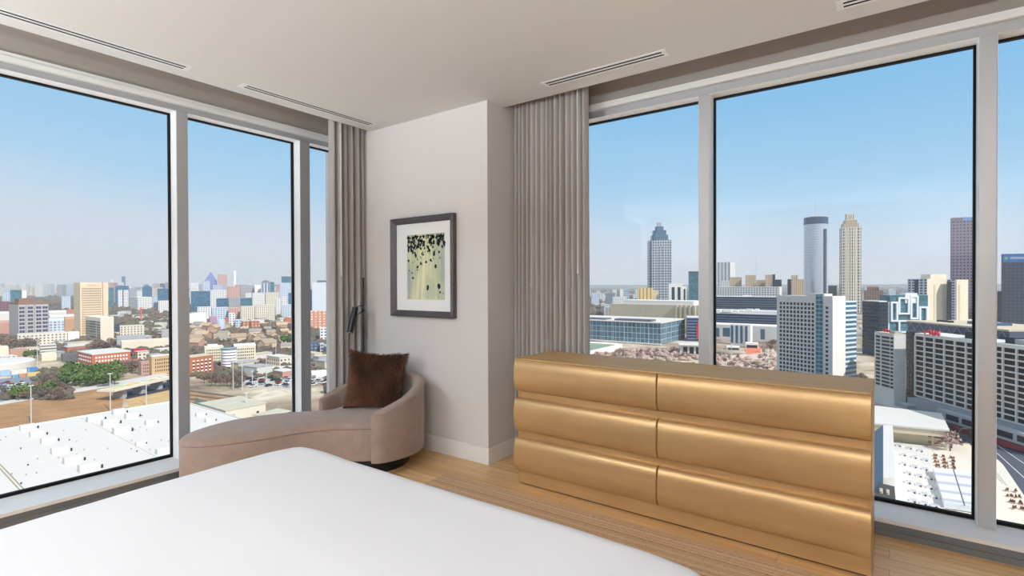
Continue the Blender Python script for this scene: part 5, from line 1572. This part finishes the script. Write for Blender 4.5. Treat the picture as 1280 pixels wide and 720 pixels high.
# the long brick building above the pines
b = bld('brick_building', 'long brick building with white windows above the pine clump', 96.5, 115, 162.5, 443.5, dg(115, 457), xm('red_brick', (186, 108, 80), .9), 0)
MB().box(-.3, -.3, b.h-.2, b.w+.3, b.l+.3, b.h+.7).build('roof', S_roofw, b.root)
grid(b, 'r', 'window', S_wht, 2, b.w-2, 1.6, b.h-1.4, 11, 2, .55, .5, t=.15)
grid(b, 'l', 'window', S_wht, 2, b.l-2, 1.6, b.h-1.4, 6, 2, .6, .42, t=.15)
b = bld('ochre_building', 'ochre apartment building with dark windows by the left mullion', 186, 189.5, 222, 446, dg(189.5, 469), xm('ochre_brick', (200, 168, 126), .9), 0)
grid(b, 'r', 'window', S_glassd, 2, b.w*.98, 1.5, b.h-1.5, 11, 4, .42, .5, t=.15)
MB().box(0, 0, b.h, b.w, b.l, b.h+.6).build('roof', S_blank, b.root)
b = bld('rose_building', 'rose walled building left of the ochre apartment building', 172, 176.5, 188, 452.5, dg(176.5, 469.5), xm('rose_walls', (184, 150, 138), .9), 0)
grid(b, 'r', 'window', S_glassd, 1, b.w*.95, 1.5, b.h-1.5, 4, 3, .4, .5, t=.15)
# orange brick in the middle left window
b = bld('orange_brick_building', 'orange brick building with pale windows behind the chaise foot', 225, 237, 265.8, 447.5, dg(237, 470), xm('orange_brick'), 8)
grid(b, 'r', 'window', S_wht, 1.5, b.w-1, 1.4, b.h-1.6, 5, 4, .5, .38, t=.15)
grid(b, 'r', 'window_pane', S_glassd, 1.5, b.w-1, .2, b.h-2.8, 5, 4, .5, .3, t=.12)
MB().box(-.3, -.3, b.h, b.w+.3, b.l+.3, b.h+.7).build('roof', S_beige, b.root)
# cream apartment complex
S_capt = xm('cream_apartment', (226, 215, 190), .9)
b = bld('apartment_wing', 'left wing of the cream apartments behind the orange brick building', 254, 256, 279, 434.5, dg(256, 457), S_capt, 'f', l=16)
grid(b, 'r', 'window', S_glassd, 1, b.w-1, 2, b.h-1.5, 9, 5, .5, .5, t=.15)
MB().box(b.w*.15, 2, b.h, b.w*.7, 12, b.h+1.6).build('penthouse', S_wht, b.root)
b = bld('apartment_wing', 'right wing of the cream apartments behind the orange brick building', 292, 293, 319, 433, dg(293, 457), S_capt, 'f', l=16)
grid(b, 'r', 'window', S_glassd, 1, b.w-1, 2, b.h-1.5, 9, 5, .5, .5, t=.15)
MB().box(-.3, -.3, b.h, b.w+.3, 16.3, b.h+.7).build('roof', S_wht, b.root)
dc = dg(286, 459); p = at_depth(286, 436, dc-6)
r_ = empty('apartment_core', (p.x, p.y, GZ), 0, 'round white balcony core between the cream apartment wings', 'building')
hc = p.z-GZ
MB().lathe([(5.4, 0), (5.4, hc)], 32).build('walls', S_glassd, r_, smooth=40)
for j in range(6):
    MB().lathe([(6.0, 2+j*(hc-2)/6), (6.0, 3.7+j*(hc-2)/6)], 32).build('balcony', S_wht, r_, smooth=40)
MB().lathe([(6.3, hc), (6.3, hc+.8)], 32).build('roof', xm('teal_roof', (126, 160, 170), .7), r_, smooth=40)
# warehouse behind the chaise
b = bld('warehouse', 'beige warehouse with flat roof right behind the chaise seat', 240, 282, 331, 514, 235, xm('warehouse_wall', (212, 205, 188), .9), 0, l=3)
b.body.data = MB().box(0, 0, 0, b.w, 26, b.h).mesh('walls', X_['warehouse_wall'])
MB().box(-.3, -.3, b.h, b.w+.5, 26.3, b.h+.35).build('roof', xm('warehouse_roof', (196, 190, 172), .9, var=.08, vscale=.2), b.root)
MB().box(b.w*.12, -.15, b.h*.5, b.w*.22, .05, b.h*.86).build('door', S_conc, b.root)
MB().box(b.w*.76, -.15, b.h*.6, b.w*.82, .05, b.h*.8).build('window', S_dark, b.root)
b2_ = bld('warehouse', 'second beige warehouse with skewed roof right of the first', 318, 331, 357, 521, 232, xm('warehouse_wall'), 8, base=GZ)
MB().box(-1, -2, b2_.h, b2_.w+1, b2_.l+1, b2_.h+.4).build('roof', xm('warehouse_roof'), b2_.root)
MB().box(b2_.w*.4, -.2, 1, b2_.w, .05, b2_.h-.8).build('opening', S_dark, b2_.root)
# mural wall and small offices
p0, p1 = onz(243, 505, GZ), onz(276, 514, GZ)
dd = p1-p0
r_ = tag(MB().box(0, 0, 0, dd.length, .5, 4).build('mural_wall', None if False else xm('mural', (150, 158, 150), .9, var=.6, vscale=.5), loc=(p0.x, p0.y, GZ)), 'low wall painted with a dim grey green mural by the rails', 'wall')
r_.rotation_euler = (0, 0, math.atan2(dd.y, dd.x)); r_['kind'] = 'thing'
for pL, pC, pR, yt, d, lab, m in ((328, 336, 366, 462.5, 430, 'white two storey office with dark windows near right mullion', W_white), (345, 350, 372, 444, 540, 'pale flat roof building near the right mullion', S_conc), (343, 347, 372, 436, 600, 'white gabled church like hall near the right mullion', S_blank), (300, 304, 312, 452, 520, 'dark garage entry at the foot of cream apartments', S_glassd), (238, 240, 252, 432, 600, 'dark balcony block left of the cream apartments', G_dark)):
    b = bld('small_office', lab, pL, pC, pR, yt, d, m, 'f', l=14)
    MB().box(-.5, -.5, b.h, b.w+.5, 14.5, b.h+.6).build('roof', S_roofw, b.root)
# rail tracks
for k_ in range(3):
    p0, p1 = onz(232, 488+k_*5, GZ+.25), onz(312, 498+k_*5, GZ+.25)
    nn = (p1-p0).normalized(); sd = Vector((-nn.y, nn.x, 0))*.75
    r_ = empty('rail_track', (p0.x, p0.y, GZ+.1), 0, ('farthest', 'middle', 'nearest')[k_]+' of the three rail tracks behind the chaise', 'rail track')
    ln = p1-p0
    MB().prism([(v.x, v.y) for v in (-sd*1.6, ln-sd*1.6, ln+sd*1.6, sd*1.6)], 0, .15).build('ballast', xm('ballast', (128, 112, 92), .95), r_)
    for s_ in (-1, 1):
        MB().path([(sd.x*s_, sd.y*s_, .25), (ln.x+sd.x*s_, ln.y+sd.y*s_, .25)], .1, n=4).build('rail', xm('rail_steel', (92, 78, 68), .5), r_)
# white round roofed hall, parking lot boxes
p = at_depth(-14, 452, 450)
taken_round(p, 30)
q = MB(); q.lathe([(30, 0), (30, p.z-GZ-1), (28.5, p.z-GZ), (.1, p.z-GZ+1.5)], 40)
tag(q.build('round_hall', S_roofw, smooth=30, loc=(p.x, p.y, GZ)), 'white rounded hall at the left edge behind the parking lot', 'building')
for px, y, w_, h_, m, lab in ((6, 470.5, 6, 4.5, xm('box_pale_blue', (150, 184, 214), .6), 'pale blue shed at left end of the container row'), (23.5, 468.8, 10, 4, S_roofw, 'long white container in the row by the parking lot'), (41, 466.5, 6, 4.5, xm('box_blue', (62, 136, 192), .6), 'bright blue container by the parking lot'), (42, 470, 8, 2.6, xm('box_yellow', (222, 190, 110), .7), 'low yellow container before the bright blue container'), (28, 471.8, 3.6, 2.6, xm('box_orange', (206, 132, 92), .7), 'small orange container between white and yellow ones'), (19.5, 473, 3.4, 2.4, xm('box_teal', (90, 160, 190), .7), 'small teal container before the long white container')):
    p = onz(px, y, GZ)
    e_ = empty('container', (p.x, p.y, GZ+.15), R(4), lab, 'container')
    MB().box(-w_/2, 0, 0, w_/2, 3, h_).build('box', m, e_)
    MB().box(-w_/2, -.08, .3, -w_/2+.9, 0, h_-.4).build('door', S_conc, e_)
# bridge with piers
p0, p1 = onz(146, 487, GZ+7), onz(222, 470, GZ+7)
dd = p1-p0
r_ = empty('road_bridge', (p0.x, p0.y, GZ), math.atan2(dd.y, dd.x), 'pale road bridge with coloured deck over the shaded underpass', 'bridge')
MB().box(-3, -1, 6, dd.length, 11, 7).build('deck', S_pave, r_)
MB().box(-3, -1.4, 6.2, dd.length, -1, 8).build('parapet', S_pave, r_)
for i in range(4): MB().box(6+i*14, 2, 0, 9+i*14, 9, 6).build('pier', S_conc, r_)
for i in range(26):
    x = rng.uniform(-2, dd.length-5); w_ = rng.uniform(1.5, 4)
    MB().box(x, rng.uniform(0, 6), 7, x+w_, rng.uniform(7, 10.5), 7.06+.01*i).build('painted_patch', rng.choice((xm('patch_green', (176, 196, 142), .9), xm('patch_orange', (226, 178, 120), .9), xm('patch_cream', (236, 226, 200), .9))), r_)
# billboard
p = at_depth(163.5, 441, 520); p1 = at_depth(182, 440.5, 520)
dd = p1-p
taken_round(p+dd*.5, 9)
r_ = empty('billboard', (p.x, p.y, GZ), math.atan2(dd.y, dd.x), 'crimson billboard on posts above the red shed', 'billboard')
MB().box(0, 0, p.z-GZ, dd.length, .8, p.z-GZ+4.2).build('panel', xm('crimson_panel', (214, 54, 92), .6), r_)
MB().box(.3, -.06, p.z-GZ+.4, 3, 0, p.z-GZ+3.8).build('dark_field', xm('violet_panel', (120, 60, 120), .6), r_)
for x in (2, dd.length-2): MB().tube((x, .4, 0), (x, .4, p.z-GZ), .3, n=6).build('post', S_conc, r_)
# crane
p = at_depth(176.3, 402, 1000)
r_ = empty('tower_crane', (p.x, p.y, GZ), R(20), 'red tower crane mast standing amid the brown trees', 'crane')
ht = at_depth(176.3, 385, 1000).z-GZ
MB().box(-1, -1, 0, 1, 1, ht).build('mast', xm('crane_red', (206, 110, 84), .6), r_)
MB().box(-4, -.5, ht, 6, .5, ht+1).build('jib', X_['crane_red'], r_)
# light poles
for px, yt, yb, lab in ((39, 482, 531, 'tall white light pole over the brown grass, left'), (138, 467, 514, 'tall white light pole over the brown grass, right'), (183, 476, 507, 'white light pole before the bridge'), (46.8, 425, 463, 'grey light pole at the container row'), (291.5, 450, 486, 'light pole left of the rail side shrubs'), (302.8, 446, 488, 'tallest light pole before the cream apartments'), (309.5, 446, 468, 'short light pole right of the tallest pole'), (333, 443, 481, 'light pole before the small white office'), (345, 425, 452, 'light pole among the brown trees near mullion'), (315.5, 464, 481, 'short light pole at the dusty lot'), (318.5, 424, 440, 'light pole above the cream apartments right wing'), (364, 470, 492, 'light pole by the right mullion edge'), (902, 437, 458, 'cream park column left in the middle right pane'), (914.5, 432, 456, 'cream park column second in the middle right pane'), (924.5, 428, 441, 'cream park column by the tent canopy'), (957, 437, 462, 'cream park column before the bare trees'), (308, 491, 504, 'small pole on the warehouse roof edge')):
    p = onz(px, yb, GZ); d = (p-ORG).dot(fw)
    if yb == 504: p = at_depth(px, yb, 250); d = 250
    z0 = p.z; h_ = at_depth(px, yt, d).z-z0
    r_ = empty('light_pole', (p.x, p.y, z0), 0, lab, 'light pole')
    MB().tube((0, 0, 0), (0, 0, h_), .30, .2, n=8).build('pole', S_metal, r_)
    MB().box(-1.1, -.25, h_-.2, 1.1, .25, h_+.25).build('lamp_bar', S_metal, r_)

# ---------------------------------------------------------------- far small buildings, houses, trees, cars
fb = random.Random(31)
far_m = [W_white, W_pale, W_white, W_cream, W_grey, G_teal, W_pink]
def far(px, y, d, w_, m, label, group):
    p = at_depth(px, y, d)
    for _ in range(25):
        if free(p, w_*.75): break
        px += fb.uniform(-6, 6); d *= fb.uniform(.93, 1.08); p = at_depth(px, y, d)
    else: return
    taken_round(p, w_*.6)
    o = MB().box(-w_/2, -w_/2, 0, w_/2, w_/2, p.z-GZ).build('distant_building', m, loc=(p.x, p.y, GZ))
    o.rotation_euler = (0, 0, R(-47 if px < 640 else 20))
    tag(o, label, 'building', group)
for i in range(58):
    far(fb.uniform(0, 92), fb.uniform(353.5, 361), fb.uniform(2600, 4200), fb.uniform(16, 36), fb.choice(far_m[:5]), 'small pale distant building on the skyline left of the tan tower', 'distant buildings left of the tan tower')
for i in range(46):
    far(fb.uniform(135, 212), fb.uniform(352, 372), fb.uniform(1900, 4000), fb.uniform(14, 34), fb.choice(far_m), 'small distant block within the skyline cluster right of tan tower', 'distant blocks right of the tan tower')
for i in range(46):
    far(fb.uniform(237, 368), fb.uniform(354, 368), fb.uniform(1800, 3600), fb.uniform(16, 34), fb.choice(far_m), 'small distant block between larger towers in the middle left window', 'distant blocks in the middle left window')
for i in range(16):
    far(fb.uniform(386, 414), fb.uniform(354, 372), fb.uniform(1700, 3200), fb.uniform(16, 30), fb.choice(far_m), 'small distant block in the narrow left window', 'distant blocks in the narrow left window')
for i in range(30):
    far(fb.uniform(735, 800), fb.uniform(360, 384), fb.uniform(1100, 3200), fb.uniform(10, 22), fb.choice(far_m[:5]), 'small pale building in the far woods by the right curtain', 'distant buildings by the right curtain')
for i in range(22):
    far(fb.uniform(1078, 1150), fb.uniform(358, 372), fb.uniform(1300, 3800), fb.uniform(12, 26), fb.choice(far_m[:5]), 'small pale distant building in the haze right of the crowned tower', 'distant buildings right of the crowned tower')
for i in range(34):
    px = fb.uniform(0, 212); yb = fb.uniform(388, 412)
    if 10 < px < 62 or 92 < px < 142: continue
    d = dg(px, yb); far(px, yb-fb.uniform(3, 6), d, fb.uniform(10, 22), fb.choice((W_white, W_cream, W_pink, S_roofw)), 'low roof amid the trees between the left towers', 'low roofs between the left towers')
S_wall = [xm('house_tan', (206, 184, 154), .9), xm('house_cream', (224, 208, 182), .9), xm('house_rose', (190, 150, 128), .9)]
S_roof = [xm('roof_taupe', (166, 144, 124), .9), xm('roof_grey', (150, 146, 142), .9), xm('roof_tan', (190, 166, 138), .9)]
house = []
for k_ in range(3):
    q = MB(); q.box(-6, -4.5, 0, 6, 4.5, 6)
    q.poly([(-6.5, -5, 6), (6.5, -5, 6), (6.5, 0, 9.5), (-6.5, 0, 9.5)], 1).poly([(6.5, 5, 6), (-6.5, 5, 6), (-6.5, 0, 9.5), (6.5, 0, 9.5)], 1)
    q.poly([(-6, 4.5, 6), (-6, -4.5, 6), (-6, 0, 9.2)]).poly([(6, -4.5, 6), (6, 4.5, 6), (6, 0, 9.2)])
    house.append(q.mesh('house', [S_wall[k_], S_roof[k_]]))
for i in range(110):
    px, y = fb.uniform(237, 366), fb.uniform(411, 441)
    if 252 < px < 322 and y > 432: continue
    p = onz(px, y, GZ)
    if not free(p, 10): continue
    taken_round(p, 7)
    o = bpy.data.objects.new('house', fb.choice(house)); col.objects.link(o); o.location = p; o.rotation_euler = (0, 0, fb.uniform(0, 3.1)); o.scale = [fb.uniform(.8, 1.35)]*3
    tag(o, 'gabled house among bare trees above the cream apartments', 'house', 'gabled houses above the cream apartments')
tr_ = random.Random(17)
# cars
car_m = {}
for nm, rgb in (('white', (238, 238, 238)), ('dark', (40, 46, 60)), ('silver', (176, 180, 186)), ('red', (170, 48, 44))):
    q = MB(); q.box(-2.2, -.9, .35, 2.2, .9, .95); 
    q.rings([[(-1.5, -.85, .95), (1.2, -.85, .95), (1.2, .85, .95), (-1.5, .85, .95)], [(-1.1, -.7, 1.5), (.6, -.7, 1.5), (.6, .7, 1.5), (-1.1, .7, 1.5)]], mi=1)
    for x in (-1.4, 1.4):
        for y in (-.9, .9): q.tube((x, y-.1, .34), (x, y+.1, .34), .34, n=10, mi=1)
    car_m[nm] = q.mesh('car', [xm('car_'+nm, rgb, .3, spec=.6), S_dark])
for n_, (x0, y0, x1_, y1), where in ((26, (300, 473, 366, 484), 'on the dusty lot behind the chaise'), (20, (388, 472, 412, 482), 'on the lot in the narrow left window'), (14, (0, 478, 30, 490), 'on the grey parking lot at left'), (10, (150, 422, 178, 424), 'near the parking deck right of cream office')):
    for i in range(n_):
        nm = tr_.choice(('white', 'white', 'dark', 'silver', 'red'))
        p = find(x0, x1_, y0, y1, 2.9, GZ+.15, tr_)
        if p is None: continue
        taken_round(p, 2.2)
        o = bpy.data.objects.new('car', car_m[nm]); col.objects.link(o); o.location = p; o.rotation_euler = (0, 0, R(tr_.choice((10, 100, 12, 98)))); o.scale = (1.15, 1.15, 1.15)
        tag(o, nm+' parked car '+where, 'car', nm+' cars '+where)

for (x0, x1_, y0, y1, n_, where, grp) in ((62, 212, 412, 452, 46, 'in the blocks above the long brick building', 'low sheds above the long brick building'), (0, 50, 440, 462, 12, 'at the left edge above the round hall', 'low sheds above the round hall'), (300, 366, 446, 472, 14, 'along the lots before the brown houses', 'low sheds before the houses'), (237, 366, 393, 410, 34, 'amid the brown trees below the skyline', 'low sheds below the skyline'), (386, 414, 440, 466, 10, 'by the car lot in the narrow left window', 'low sheds by the narrow window lot')):
    for i in range(n_):
        w_, l_, h_ = fb.uniform(9, 24), fb.uniform(8, 16), fb.uniform(3.5, 8)
        p = find(x0, x1_, y0, y1, w_*.75, GZ, fb)
        if p is None: continue
        taken_round(p, w_*.6)
        k_ = fb.choice((S_roofw, S_warm, S_conc, S_beige, xm('salmon_shed'), xm('brick_plain'), W_white, W_cream))
        q = MB().box(-w_/2, -l_/2, 0, w_/2, l_/2, h_).box(-w_/2-.3, -l_/2-.3, h_, w_/2+.3, l_/2+.3, h_+.5, 1)
        o = q.build('low_shed', [k_, fb.choice((S_roofw, S_conc, S_beige))], loc=p); o.rotation_euler = (0, 0, R(fb.choice((0, 3, 8, 90))))
        tag(o, 'low flat roofed shed '+where, 'shed', grp)
# trees
bare = [xm('bare_twigs_grey', (116, 104, 96), .95, var=.3, vscale=.6), xm('bare_twigs_brown', (134, 112, 94), .95, var=.3, vscale=.6), xm('bare_twigs_rose', (172, 146, 136), .95, var=.3, vscale=.6)]
green = [xm('pine_green', (100, 122, 62), .95, var=.45, vscale=.5), xm('pine_deep', (76, 102, 50), .95, var=.4, vscale=.5)]
bark = xm('bark', (86, 74, 64), .95)
def tree_mesh(kind, seed, m, nq=110):
    rt_ = random.Random(seed); q = MB()
    q.tube((0, 0, 0), (0, 0, 4.5), .28, .16, n=6, mi=1)
    for k_ in range(5):
        a = rt_.uniform(0, 6.28); q.tube((0, 0, 3+k_*.4), (2.2*math.cos(a), 2.2*math.sin(a), 5.5+rt_.uniform(0, 2)), .12, .05, n=4, mi=1)
    for i in range(nq):
        while True:
            x, y, z = (rt_.uniform(-1, 1) for _ in range(3))
            rr = x*x+y*y+z*z
            if .12 < rr < 1: break
        lump = .82+.25*math.sin(3*math.atan2(y, x)+seed)+.12*math.sin(5*z+seed)
        c = Vector((x*3.7*lump, y*3.7*lump, 6.0+z*3.6*lump))
        s_ = rt_.uniform(.35, .75) if kind == 'bare' else rt_.uniform(.7, 1.2)
        u_ = Vector((rt_.gauss(0, 1), rt_.gauss(0, 1), rt_.gauss(0, 1))).normalized(); v_ = u_.orthogonal().normalized()
        w_ = u_.cross(v_)
        t_ = [c+u_*s_*1.5, c+v_*s_*.8-u_*s_*.7, c-v_*s_*.8-u_*s_*.7, c+w_*s_*.8]
        q.poly([t_[0], t_[1], t_[2]]).poly([t_[0], t_[3], t_[1]]).poly([t_[0], t_[2], t_[3]])
    return q.mesh('tree', [m, bark]), q
tm = {'bare': [tree_mesh('bare', i, bare[i % 3]) for i in range(6)], 'pine': [tree_mesh('pine', 20+i, green[i % 2], 130) for i in range(4)]}
regions = [ # kind, number, pixel box, size, label, group
 ('pine', 46, (80, 466, 150, 484), (.8, 1.15), 'green pine in the dense clump left of the bridge', 'pines in the clump left of the bridge'),
 ('pine', 5, (20, 494, 40, 500), (.7, 1.0), 'green pine at the near side of the parking lot', 'pines at the near side of the parking lot'),
 ('pine', 3, (56, 490, 66, 494), (.7, .9), 'olive pine beside the bare trees right of parking lot', 'pines right of the parking lot'),
 ('pine', 4, (350, 428, 366, 434), (.9, 1.2), 'green tree among bare trees by the right mullion', 'green trees by the right mullion'),
 ('pine', 2, (30, 448, 44, 452), (.9, 1.2), 'dark green tree behind the container row', 'green trees behind the container row'),
 ('pine', 2, (143, 462, 149, 466), (.9, 1.1), 'upright dark green tree right of the pine clump', 'dark trees right of the pine clump'),
 ('bare', 26, (0, 489, 84, 501), (.4, .65), 'low bare tree along the road by the brown grass', 'bare trees along the brown grass road'),
 ('bare', 22, (50, 476, 84, 496), (.5, .75), 'bare grey tree at the corner of the parking lot', 'bare trees at the parking lot corner'),
 ('bare', 34, (0, 428, 46, 440), (.9, 1.2), 'bare dark tree in the wood below the grey tower', 'bare trees below the grey tower'),
 ('bare', 22, (116, 430, 150, 441), (.8, 1.1), 'bare dark tree in the clump above the brick building', 'bare trees above the brick building'),
 ('bare', 12, (150, 460, 176, 470), (.8, 1.1), 'bare tree between red shed and bridge', 'bare trees between red shed and bridge'),
 ('bare', 34, (237, 418, 366, 450), (.75, 1.05), 'bare brown tree among the houses above cream apartments', 'bare trees among the houses'),
 ('bare', 20, (255, 472, 302, 486), (.5, .8), 'bare shrubby tree along the rail tracks', 'bare trees along the rail tracks'),
 ('bare', 10, (308, 458, 332, 474), (.6, .8), 'bare dark tree beside the light poles near the small office', 'bare trees near the small office'),
 ('bare', 26, (738, 441, 873, 452), (.6, .85), 'bare pinkish park tree in front of the glass hall', 'bare trees before the glass hall'),
 ('bare', 10, (950, 432, 972, 444), (.7, 1.0), 'bare dark tree between the hotel and terraced hall', 'bare trees between hotel and terraced hall'),
 ('bare', 16, (896, 448, 972, 466), (.4, .65), 'small bare park tree above the dresser top', 'bare park trees above the dresser'),
 ('bare', 3, (1187, 556, 1192, 566), (.7, .9), 'bare brown tree at the corner of the white pavilion', 'bare trees at the pavilion corner'),
]
tr_ = random.Random(17)
for kind, n_, (x0, y0, x1_, y1), (s0, s1), lab, grp in regions:
    for i in range(n_):
        p = find(x0, x1_, y0, y1, 2.6*s1, GZ, tr_)
        if p is None: continue
        taken_round(p, .6)
        o = bpy.data.objects.new('bare_tree' if kind == 'bare' else 'pine_tree', (tr_.choice(tm[kind])[0] if kind == 'pine' else tm[kind][tr_.choice((0, 1, 3, 4) if x0 < 700 else (1, 2, 5))][0])); col.objects.link(o)
        s_ = tr_.uniform(s0, s1); o.location = p; o.rotation_euler = (0, 0, tr_.uniform(0, 6.28)); o.scale = (s_*tr_.uniform(.9, 1.25), s_*tr_.uniform(.9, 1.25), s_)
        tag(o, lab, 'tree', grp)
# the countless far trees
ft_ = MB()
def blob(q, p, s_, mi):
    k_ = tr_.random()*6
    n1 = 7
    rings_ = []
    for j, (r_, z) in enumerate(((.55, .0), (1.0, .35), (.8, .75), (.3, 1.0))):
        rings_.append([(p.x+s_*r_*tr_.uniform(.7, 1.2)*math.cos(k_+2*PI*i/n1), p.y+s_*r_*tr_.uniform(.7, 1.2)*math.sin(k_+2*PI*i/n1), p.z+s_*1.1*z*tr_.uniform(.85, 1.1)) for i in range(n1)])
    q.rings(rings_, mi=mi)
for n_, (x0, y0, x1_, y1), (s0, s1) in ((320, (0, 383, 92, 440), (4, 7.5)), (900, (60, 384, 214, 448), (3.2, 6.5)), (1300, (237, 390, 368, 448), (3, 6)), (260, (237, 446, 368, 474), (1.8, 3.6)), (120, (386, 410, 414, 470), (2, 4)), (60, (40, 462, 80, 486), (1.6, 3)), (900, (412, 366, 735, 420), (5, 12)), (500, (412, 420, 735, 500), (3, 6)), (160, (740, 455, 960, 520), (2, 3.6)), (60, (1000, 470, 1085, 490), (2, 3.4)), (60, (386, 410, 400, 430), (4, 6.5)), (500, (0, 364, 92, 384), (8, 18)), (140, (237, 382, 368, 396), (6, 10)), (420, (735, 361, 812, 396), (6, 15)), (160, (1078, 360, 1150, 380), (10, 24)), (100, (735, 438, 873, 452), (2.4, 3.6)), (60, (893, 444, 973, 466), (1.8, 3)), (120, (0, 486, 90, 500), (1.2, 2.4)), (70, (300, 452, 366, 480), (2, 3.5))):
    for i in range(n_):
        p = find(x0, x1_, y0, y1, (s0+s1)*.5, GZ, tr_, 6)
        if p is None: continue
        blob(ft_, p, tr_.uniform(s0, s1), 3 if x0 in (735, 893) and y0 > 430 else tr_.randrange(3))
tag(ft_.build('tree_cover', [xm('wood_grey', (96, 86, 80), .95, var=.3, vscale=.3), xm('wood_brown', (112, 94, 78), .95, var=.3, vscale=.3), xm('wood_olive', (96, 94, 74), .95, var=.3, vscale=.3), xm('wood_rose', (176, 150, 140), .95, var=.3, vscale=.3)]), 'countless bare winter trees spread over the city beyond', 'trees', kind='stuff')
# ---------------------------------------------------------------- haze in the air outside
hm_ = bpy.data.materials.new('thin_haze'); t = NT(hm_)
o_ = t.n('ShaderNodeOutputMaterial'); v_ = t.n('ShaderNodeVolumeScatter')
v_.inputs['Color'].default_value = (.88, .94, 1.0, 1); v_.inputs['Density'].default_value = 1.05e-4; v_.inputs['Anisotropy'].default_value = .1
t.l(v_.outputs[0], o_.inputs['Volume'])
hz_m = MB().prism([(60, -2500), (9000, -2500), (9000, 9000), (-2500, 9000), (-2500, 60), (60, 60)], GZ-5, 190)
tag(hz_m.build('haze', hm_), 'thin pale haze in the air over the distant city', 'haze', kind='stuff')


# ------------------------------------------------------------------ sun, sky, exposure
sun_d = bpy.data.lights.new('sun', 'SUN'); sun_d.energy = 4.4; sun_d.angle = R(0.6); sun_d.color = (1.0, 0.955, 0.90)
sun = bpy.data.objects.new('sun', sun_d); col.objects.link(sun)
sdir = Vector((-0.12, -0.75, 0.68)).normalized()
sun.rotation_euler = sdir.to_track_quat('Z', 'Y').to_euler()
wld = bpy.data.worlds.new('sky'); sc.world = wld
t = NT(wld)
out = t.n('ShaderNodeOutputWorld'); bg = t.n('ShaderNodeBackground'); t.l(bg.outputs[0], out.inputs[0])
tc = t.n('ShaderNodeTexCoord'); s = t.n('ShaderNodeSeparateXYZ'); t.l(tc.outputs['Generated'], s.inputs[0])
rp = t.n('ShaderNodeValToRGB'); e = rp.color_ramp.elements
e[0].position = 0.0; e[0].color = C(216, 219, 228)
e[1].position = 1.0; e[1].color = C(196, 208, 224)
for p_, c_ in ((0.05, (212, 220, 232)), (0.10, (198, 219, 238)), (0.17, (172, 211, 240)), (0.26, (148, 201, 239)), (0.36, (132, 191, 236)), (0.62, (184, 204, 226))):
    x_ = e.new(p_); x_.color = C(*c_)
# thin veils of cloud shift the elevation a little
mp = t.n('ShaderNodeMapping'); mp.inputs['Scale'].default_value = (1.4, 1.4, 9); t.l(tc.outputs['Generated'], mp.inputs[0])
nz = t.n('ShaderNodeTexNoise'); nz.inputs['Scale'].default_value = 2.0; nz.inputs['Detail'].default_value = 5; t.l(mp.outputs[0], nz.inputs['Vector'])
z_ = t.math('ADD', s.outputs[2], t.math('MULTIPLY', t.math('SUBTRACT', nz.outputs[0], 0.5), 0.07))
z_ = t.math('SUBTRACT', z_, t.math('MULTIPLY', t.math('SUBTRACT', s.outputs[1], s.outputs[0]), 0.03), True)
t.l(z_, rp.inputs[0]); t.l(rp.outputs[0], bg.inputs[0]); bg.inputs[1].default_value = 1.0

sc.view_settings.view_transform = 'Standard'
sc.view_settings.look = 'None'
sc.view_settings.exposure = 0.0
sc.view_settings.gamma = 1.0
sc.view_settings.use_curve_mapping = False
sc.cycles.max_bounces = 8
sc.cycles.diffuse_bounces = 5
sc.cycles.glossy_bounces = 3
sc.cycles.transparent_max_bounces = 12
sc.cycles.volume_bounces = 2
sc.cycles.sample_clamp_indirect = 6.0
sc.cycles.use_denoising = True
